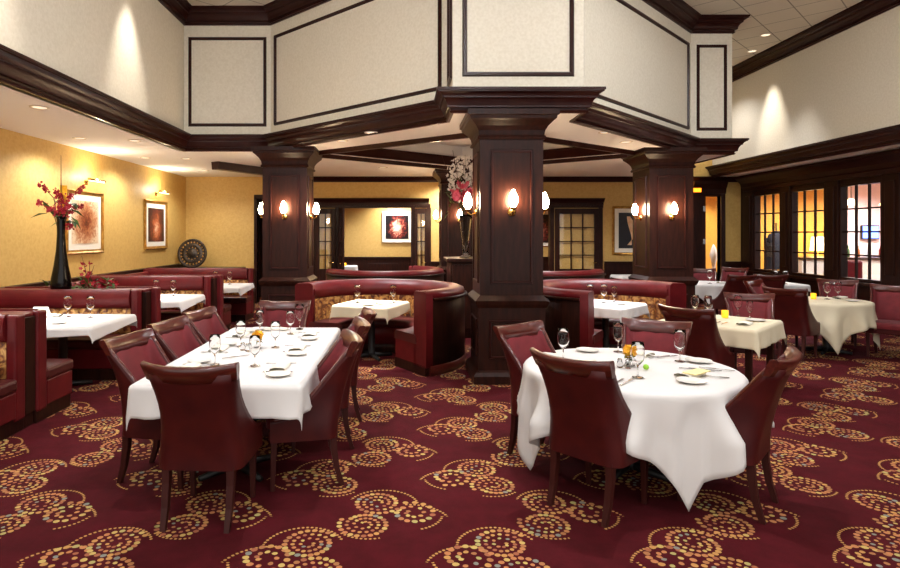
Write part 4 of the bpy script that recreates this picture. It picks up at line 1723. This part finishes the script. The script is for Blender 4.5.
for (x, y, a, lb) in ((1.37, 3.83, .85, 'front left'), (2.05, 4.18, -.5, 'right'), (1.98, 4.62, .4, 'rear')):
    knife(x, y, a, 'knife at the %s of the nearest round table' % lb)
    fork(x + .07, y + .005, a, 'fork beside the knife at the %s of the nearest round table' % lb)
knife(2.2, 4.2, -.5, 'knife near the right edge of the nearest round table')
fork(2.06, 3.98, -.5, 'fork beside the cream card on the nearest round table')
# --- square table
votive(3.66, 6.8, 'amber votive on the square four-legged table')
for (x, y, lb, s) in ((3.41, 6.98, 'rear corner, leftmost of four', 1.1), (3.53, 6.92, 'rear corner, second from the left', 1.1), (3.88, 6.93, 'right corner, behind the votive', 1.1), (3.9, 6.73, 'right corner, the smallest', .9)):
    glass(x, y, 'stemmed glass near the %s of the square four-legged table' % lb, s)
plate(3.86, 6.55, 'side plate at the right of the square four-legged table', 1.2)
knife(3.36, 6.4, .8, 'knife on the square four-legged table')
fork(3.42, 6.36, .8, 'fork beside the knife on the square four-legged table')
napkin(3.6, 6.3, .8, 'folded napkin at the near corner of the square four-legged table')
# --- round table by the windows
votive(6.0, 8.75, 'amber votive on the round table by the windows')
glass(6.18, 8.72, 'left one of two stemmed glasses on the round table by the windows', 1.15)
glass(6.38, 8.78, 'right one of two stemmed glasses on the round table by the windows', 1.15)
plate(6.35, 8.45, 'side plate on the round table by the windows', 1.1)
napkin(6.5, 8.9, .5, 'folded napkin at the back of the round table by the windows')
# --- far tables
glass(5.9, 11.5, 'stemmed glass on the farthest round table', 1.2)
napkin(6.2, 11.6, .3, 'folded napkin on the farthest round table')
glass(7.1, 11.4, 'left one of two glasses on the small table under the farthest window', 1.15)
glass(7.3, 11.42, 'right one of two glasses on the small table under the farthest window', 1.15)
napkin(6.98, 11.38, 1.2, 'folded napkin on the small table under the farthest window')
# --- booth tables
bl_ = ['', 'beside the long table', 'before the black vase', 'below the bronze medallion']
tn = MB().prism([(-.1, -.045), (.1, -.045), (.1, .045), (-.1, .045)], 0, .006)
tn.add([(-.1, -.045, .004), (.1, -.045, .004), (.085, 0, .1), (-.085, 0, .1), (-.1, .045, .004), (.1, .045, .004)], [(0, 1, 2, 3), (5, 4, 3, 2), (1, 5, 2), (4, 0, 3)])
tag(tn.build('standing_napkin', M['napkin'], None, (-4.2, 6.98, ZT)), 'white napkin folded into a tent on the booth table beside the long table', 'napkin')
for i in (1, 2, 3):
    x, y = BT[i]
    glass(x + .2, y + .2, 'stemmed glass farther from the wall on the booth table ' + bl_[i], 1.1)
    glass(x - .08, y + .24, 'stemmed glass nearer the wall on the booth table ' + bl_[i], 1.1)
    napkin(x - .3, y + .3, 0, 'folded napkin on the booth table ' + bl_[i])
    plate(x + .1, y - .25, 'side plate on the booth table ' + bl_[i])
glass(-.62, 8.3, 'left one of two glasses in the round booth left of the front column', 1.1)
glass(-.12, 8.3, 'right one of two glasses in the round booth left of the front column', 1.1)
napkin(-.24, 8.14, .4, 'folded napkin in the round booth left of the front column')
plate(-.45, 8.0, 'side plate in the round booth left of the front column', 1.1)
glass(2.6, 8.3, 'left one of three glasses in the round booth beside the right column', 1.15)
glass(2.8, 8.32, 'middle one of three glasses in the round booth beside the right column', 1.15)
glass(2.97, 8.4, 'right one of three glasses in the round booth beside the right column', 1.0)
plate(2.95, 8.1, 'side plate in the round booth beside the right column', 1.1)
votive(-1.7, 17.95, 'small amber votive on the table seen through the left doorway')

# ================================================================= THINGS ON WALLS AND BEYOND
sgn = empty('exit_sign', (7.14, YB - .07, 2.72), label='small orange lit sign beside the head of the far right door', cat='sign')
MB().box(-.14, .14, -.04, .02, 0, .26).build('lit_panel', M['exit_orange'], sgn, bevel=.006)
MB().box(-.15, .15, .02, .06, -.01, .27).build('housing', M['black_plastic'], sgn)
orn = empty('white_ornament', (8.05, 15.5, 0), label='slender white ornament in the bright opening of the far right door', cat='ornament')
MB().box(-.16, .16, -.16, .16, 0, .72).build('plinth', M['wood'], orn, bevel=.006)
MB().lathe([(.001, .72), (.06, .72), (.035, .8), (.05, .95), (.1, 1.15), (.06, 1.32), (.02, 1.42), (.001, 1.44)], 18).build('body', M['china'], orn)
pl = empty('bar_counter', (11.6, 15.6, 0), label='bar counter beyond the nearest window', cat='counter')
MB().box(-1.4, 2.6, -.3, .3, 0, 1.05).build('body', M['mat_board'], pl, bevel=.01)
MB().box(-1.45, 2.65, -.38, .38, 1.05, 1.1).build('top', M['wood'], pl, bevel=.01)
mon = empty('wall_screen', (13.2, 16.95, 1.55), label='blue lit screen beyond the nearest window', cat='screen')
MB().box(-.25, .25, -.05, 0, 0, .4).build('bezel', M['black_plastic'], mon, bevel=.008)
MB().box(-.22, .22, -.056, -.05, .03, .37).build('display', M['screen'], mon)


def pendant(x, y, z, label):
    r = empty('pendant_lamp', (x, y, z), label=label, cat='lamp', group='pendant lamps over the bar')
    MB().tube([(0, 0, .16), (0, 0, 3.2 - z)], .008, 6).build('cord', M['black_plastic'], r)
    MB().lathe([(.03, .16), (.06, .14), (.15, 0), (.14, 0), (.05, .13), (.02, .15)], 20).build('shade', M['shade'], r)
    return r


pendant(11.6, 15.5, 2.45, 'left pendant lamp beyond the nearest window')
pendant(12.5, 15.5, 2.45, 'middle pendant lamp beyond the nearest window')
pendant(13.3, 15.5, 2.45, 'right pendant lamp beyond the nearest window')
rn = random.Random(9)
for k in range(7):
    x = 11.6 + .27 * k + rn.uniform(-.04, .04)
    c = [S(60, 90, 50), S(150, 80, 30), S(190, 190, 200), S(120, 30, 40)][k % 4]
    o = MB().lathe([(.001, 0), (.038, 0), (.04, .01), (.04, .18), (.014, .23), (.013, .3), (.001, .3)], 14).build('bottle', mat('bottle_tint', c, .1, spec=.6), None, (x, 15.6, 1.1))
    tag(o, '%s bottle on the bar beyond the nearest window' % ['leftmost green', 'brown', 'silvery', 'red', 'right green', 'right brown', 'rightmost silvery'][k], 'bottle', 'bottles on the bar')
ct = empty('dark_shape_standin', (10.1, 16.2, 0), label='unclear dark shape, modelled as a coat on a stand, behind the lower panes of the farthest window', cat='stand-in')  # stands in for an unclear dark figure beyond the window
MB().tube([(0, 0, .03), (0, 0, 1.95)], .02, 10).lathe([(.001, 1.95), (.035, 1.97), (.001, 2.01)], 10).build('pole', M['wood'], ct)
MB().lathe([(.001, 0), (.2, 0), (.18, .03), (.001, .035)], 20).build('base', M['wood'], ct)
rows = []
for z, a, b in ((.75, .3, .2), (1.0, .27, .18), (1.35, .26, .17), (1.55, .27, .15), (1.68, .2, .12), (1.78, .07, .07)):
    rows.append([(a * math.cos(t) * (1 + .06 * math.sin(5 * t)), b * math.sin(t) - .03, z) for t in [2 * PI * k / 28 for k in range(28)]])
MB().grid(rows, closed=True).build('coat', M['dark_coat'], ct)
ch2 = MB().box(-.3, .3, -.3, .3, .1, .45).box(-.3, .3, .2, .3, .45, 1.05).box(-.3, -.22, -.3, .2, .45, .65).box(.22, .3, -.3, .2, .45, .65)
rc_ = empty('armchair', (11.1, 15.0, 0), 2.6, 'red armchair beyond the middle window', 'chair')
ch2.build('body', M['booth_red'], rc_, bevel=.04)
for sx in (-1, 1):
    for sy in (-1, 1):
        MB().bar((sx * .25, sy * .25, .1), (sx * .25, sy * .25, 0), .05).build('leg', M['leg_wood'], rc_)
lp = empty('standing_lamp', (11.3, 16.3, 0), label='glowing standing lamp beyond the middle window', cat='lamp')
MB().lathe([(.001, 0), (.15, 0), (.14, .03), (.02, .05), (.015, 1.3), (.001, 1.31)], 18).build('base', M['brass'], lp)
MB().lathe([(.19, 1.25), (.15, 1.62), (.145, 1.62), (.185, 1.25)], 24).build('shade', M['shade'], lp)

# ================================================================= LIGHTS
def spot(x, y, z, power, size=80, blend=.7, col=(.97, .97, 1), tx=None, rad=.06):
    l = bpy.data.lights.new('downlight_lamp', 'SPOT')
    l.energy = power
    l.color = col
    l.spot_size = math.radians(size)
    l.spot_blend = blend
    l.shadow_soft_size = rad
    o = bpy.data.objects.new('downlight_lamp', l)
    COL.objects.link(o)
    o.location = (x, y, z)
    if tx:
        o.rotation_euler = (Vector(tx) - Vector((x, y, z))).to_track_quat('-Z', 'Y').to_euler()
    return o


def make_downlight():
    r = empty('recessed_downlight', cat='downlight')
    MB().lathe([(.075, 0), (.1, 0), (.1, -.006), (.08, -.01), (.072, -.004)], 28, close=True).build('trim_ring', M['trim_white'], r)
    MB().lathe([(.001, -.002), (.074, -.002), (.074, -.001), (.001, -.001)], 24).build('lens', M['lens'], r)
    return r


bpy.context.view_layer.update()
DL = Proto(make_downlight())


def downlight(x, y, z, label, power, **k):
    put(DL.get(), x, y, z, 0, label, 'recessed downlights')
    if power:
        spot(x, y, z - .03, power, **k)


KEY = 330
for (x, y, w, lb) in ((-1.2, 4.3, 1.0, 'over the near half of the long table'), (-1.2, 5.9, .8, 'over the far half of the long table'), (1.6, 4.4, 1.1, 'over the nearest round table'),
                      (3.4, 6.3, 1.0, 'over the square four-legged table'), (6.1, 8.6, .55, 'over the round table by the windows'),
                      (.3, 5.2, .35, 'over the aisle before the front column')):
    downlight(x, y, H1, 'added wide fill lamp in the tiles ' + lb, KEY * w, size=56, blend=.8)
for (x, y, lb) in ((-2, 2.2, 'left, above the camera'), (1.4, .9, 'middle, above the camera'), (5, 3.2, 'right, above the camera'),
                   (-2, -.9, 'left, behind the camera'), (1.4, -.9, 'middle, behind the camera'), (5, -.9, 'right, behind the camera'), (4.5, 5.2, 'right, before the columns')):
    downlight(x, y, H1, 'added wide fill lamp in the tiles ' + lb, 130, size=176, blend=.25, col=(.92, .95, 1))  # unseen wide lamps added to give the upper walls direct light
for (x, y, tx, ty, p, lb) in ((-1.4, 3.4, -1.2, 9.3, 230, 'long slanting panel on the left'), (1.4, 2.0, 1.33, 6.9, 150, 'panel over the front column'), (4.2, 4.2, 3.7, 9.0, 230, 'long slanting panel on the right'),
                              (.2, 4.8, XUL, 6.0, 150, 'left upper wall'), (.2, 1.8, XUL, 3.0, 150, 'left upper wall nearest the camera'),
                              (4.6, 7.0, XUR, 8.5, 90, 'right upper wall'), (4.6, 4.4, XUR, 5.0, 60, 'right upper wall nearest the camera')):
    downlight(x, y, H1, 'added wash lamp in the tiles turned to the ' + lb, p, size=86, blend=.9, tx=(tx, ty, 4.35), col=(.93, .95, 1))  # out-of-view lamps added and aimed to brighten the cream upper walls
downlight(5.9, 11.6, H1, 'recessed downlight in the tiles over the farthest round table', 420, size=60, blend=.8)
downlight(6.85, 11.3, H1, 'recessed downlight in the tiles near the right upper wall', 250, size=60, blend=.8)
downlight(6.5, 13.4, H1, 'added fill lamp in the tiles before the far right door', 150, size=120, blend=.6)  # lamp added to lift the golden wall beside the windows
# scallops on the upper walls
cool = (1, .93, .84)
downlight(XUR - .42, 12.3, H1, 'recessed downlight washing the right upper wall', 260, size=46, blend=.9, tx=(XUR - .06, 12.3, 3.2), col=cool)
downlight(XUL + .42, 7.98, H1, 'recessed downlight washing the left upper wall nearest the slanting panels', 260, size=46, blend=.9, tx=(XUL + .06, 7.98, 3.2), col=cool)
downlight(XUL + .42, 5.15, H1, 'recessed downlight washing the left upper wall at the picture edge', 260, size=46, blend=.9, tx=(XUL + .06, 5.15, 3.2), col=cool)
# low ceiling over the booths
for (x, y, lb) in ((-4.7, 4.6, 'over the booth at the picture edge'), (-4.7, 6.4, 'over the booth beside the long table'), (-4.7, 8.75, 'over the booth before the black vase'),
                   (-4.7, 11.0, 'over the farthest booth'), (-4.35, 13.2, 'before the bronze medallion')):
    downlight(x, y, H0, 'downlight in the low ceiling ' + lb, 95, size=150, blend=.6, col=(.92, .96, 1))
for (x, y), lb in zip(BT + [c[:2] for c in CT], nm + [c[2] for c in CT]):
    downlight(min(x, -4.0) if x < -3 else x, y, H0, 'added bounce lamp over the table of ' + lb, 520, size=36, blend=.5, col=(.97, .97, 1))  # narrow lamps added so the cloths bounce light onto the low ceiling
for (x, y, lb) in ((-.9, 9.0, 'over the back of the round booth left of the front column'), (3.4, 9.1, 'over the back of the round booth beside the right column'),
                   (-.4, 12.6, 'over the rear booth on the left'), (2.9, 12.6, 'over the rear booth on the right'), (1.2, 14.1, 'before the back wall')):
    downlight(x, y, H0, 'low ceiling downlight ' + lb, 240, size=150, blend=.6, col=(.95, .96, 1))
for (x, y, lb) in ((-1.2, 17.4, 'left in the rear dining room'), (3.5, 17.4, 'right in the rear dining room'), (-.2, 18.9, 'before the print of pale blooms')):
    downlight(x, y, 3.1, 'recessed downlight ' + lb, 260, size=140, blend=.6)
for (x, y, lb) in ((10.5, 15.2, 'left in the bar room'), (12.6, 15.4, 'middle in the bar room'), (13.8, 13.5, 'right in the bar room'), (10.5, 12, 'near the windows in the bar room')):
    downlight(x, y, 3.2, 'recessed downlight ' + lb, 480, size=160, blend=.6)
downlight(7.6, 15.3, 3.1, 'recessed downlight in the bright opening of the far right door', 200, size=130, blend=.5)


def point(x, y, z, power, col=(1, .72, .42), rad=.03):
    l = bpy.data.lights.new('lamp_glow', 'POINT')
    l.energy = power
    l.color = col
    l.shadow_soft_size = rad
    o = bpy.data.objects.new('lamp_glow', l)
    COL.objects.link(o)
    o.location = (x, y, z)


for y in (10.05, 12.9):
    point(XL + .22, y, 2.62, 26, col=(1, .86, .62), rad=.05)
point(-.16, 19.3, 2.6, 6)

w = bpy.data.worlds.new('World')
w.use_nodes = True
w.node_tree.nodes['Background'].inputs[0].default_value = (1, .96, .92, 1)
w.node_tree.nodes['Background'].inputs[1].default_value = 1.15
SC.world = w

# ================================================================= CAMERA
cam = bpy.data.cameras.new('camera')
cam.sensor_width = 36
cam.lens = 24
cam.shift_x = (450 - 402) / 900
cam.shift_y = -(284 - 234) / 900
co = bpy.data.objects.new('camera', cam)
COL.objects.link(co)
co.location = (0, 0, 1.7)
co.rotation_euler = (PI / 2, 0, 0)
SC.camera = co

vs = SC.view_settings
vs.view_transform = 'Standard'
vs.look = 'None'
vs.gamma = 1
vs.use_curve_mapping = False
vs.exposure = .46
SC.cycles.max_bounces = 8
SC.cycles.transparent_max_bounces = 12
SC.cycles.caustics_reflective = False
SC.cycles.caustics_refractive = False
SC.cycles.use_denoising = True
SC.cycles.sample_clamp_indirect = 6
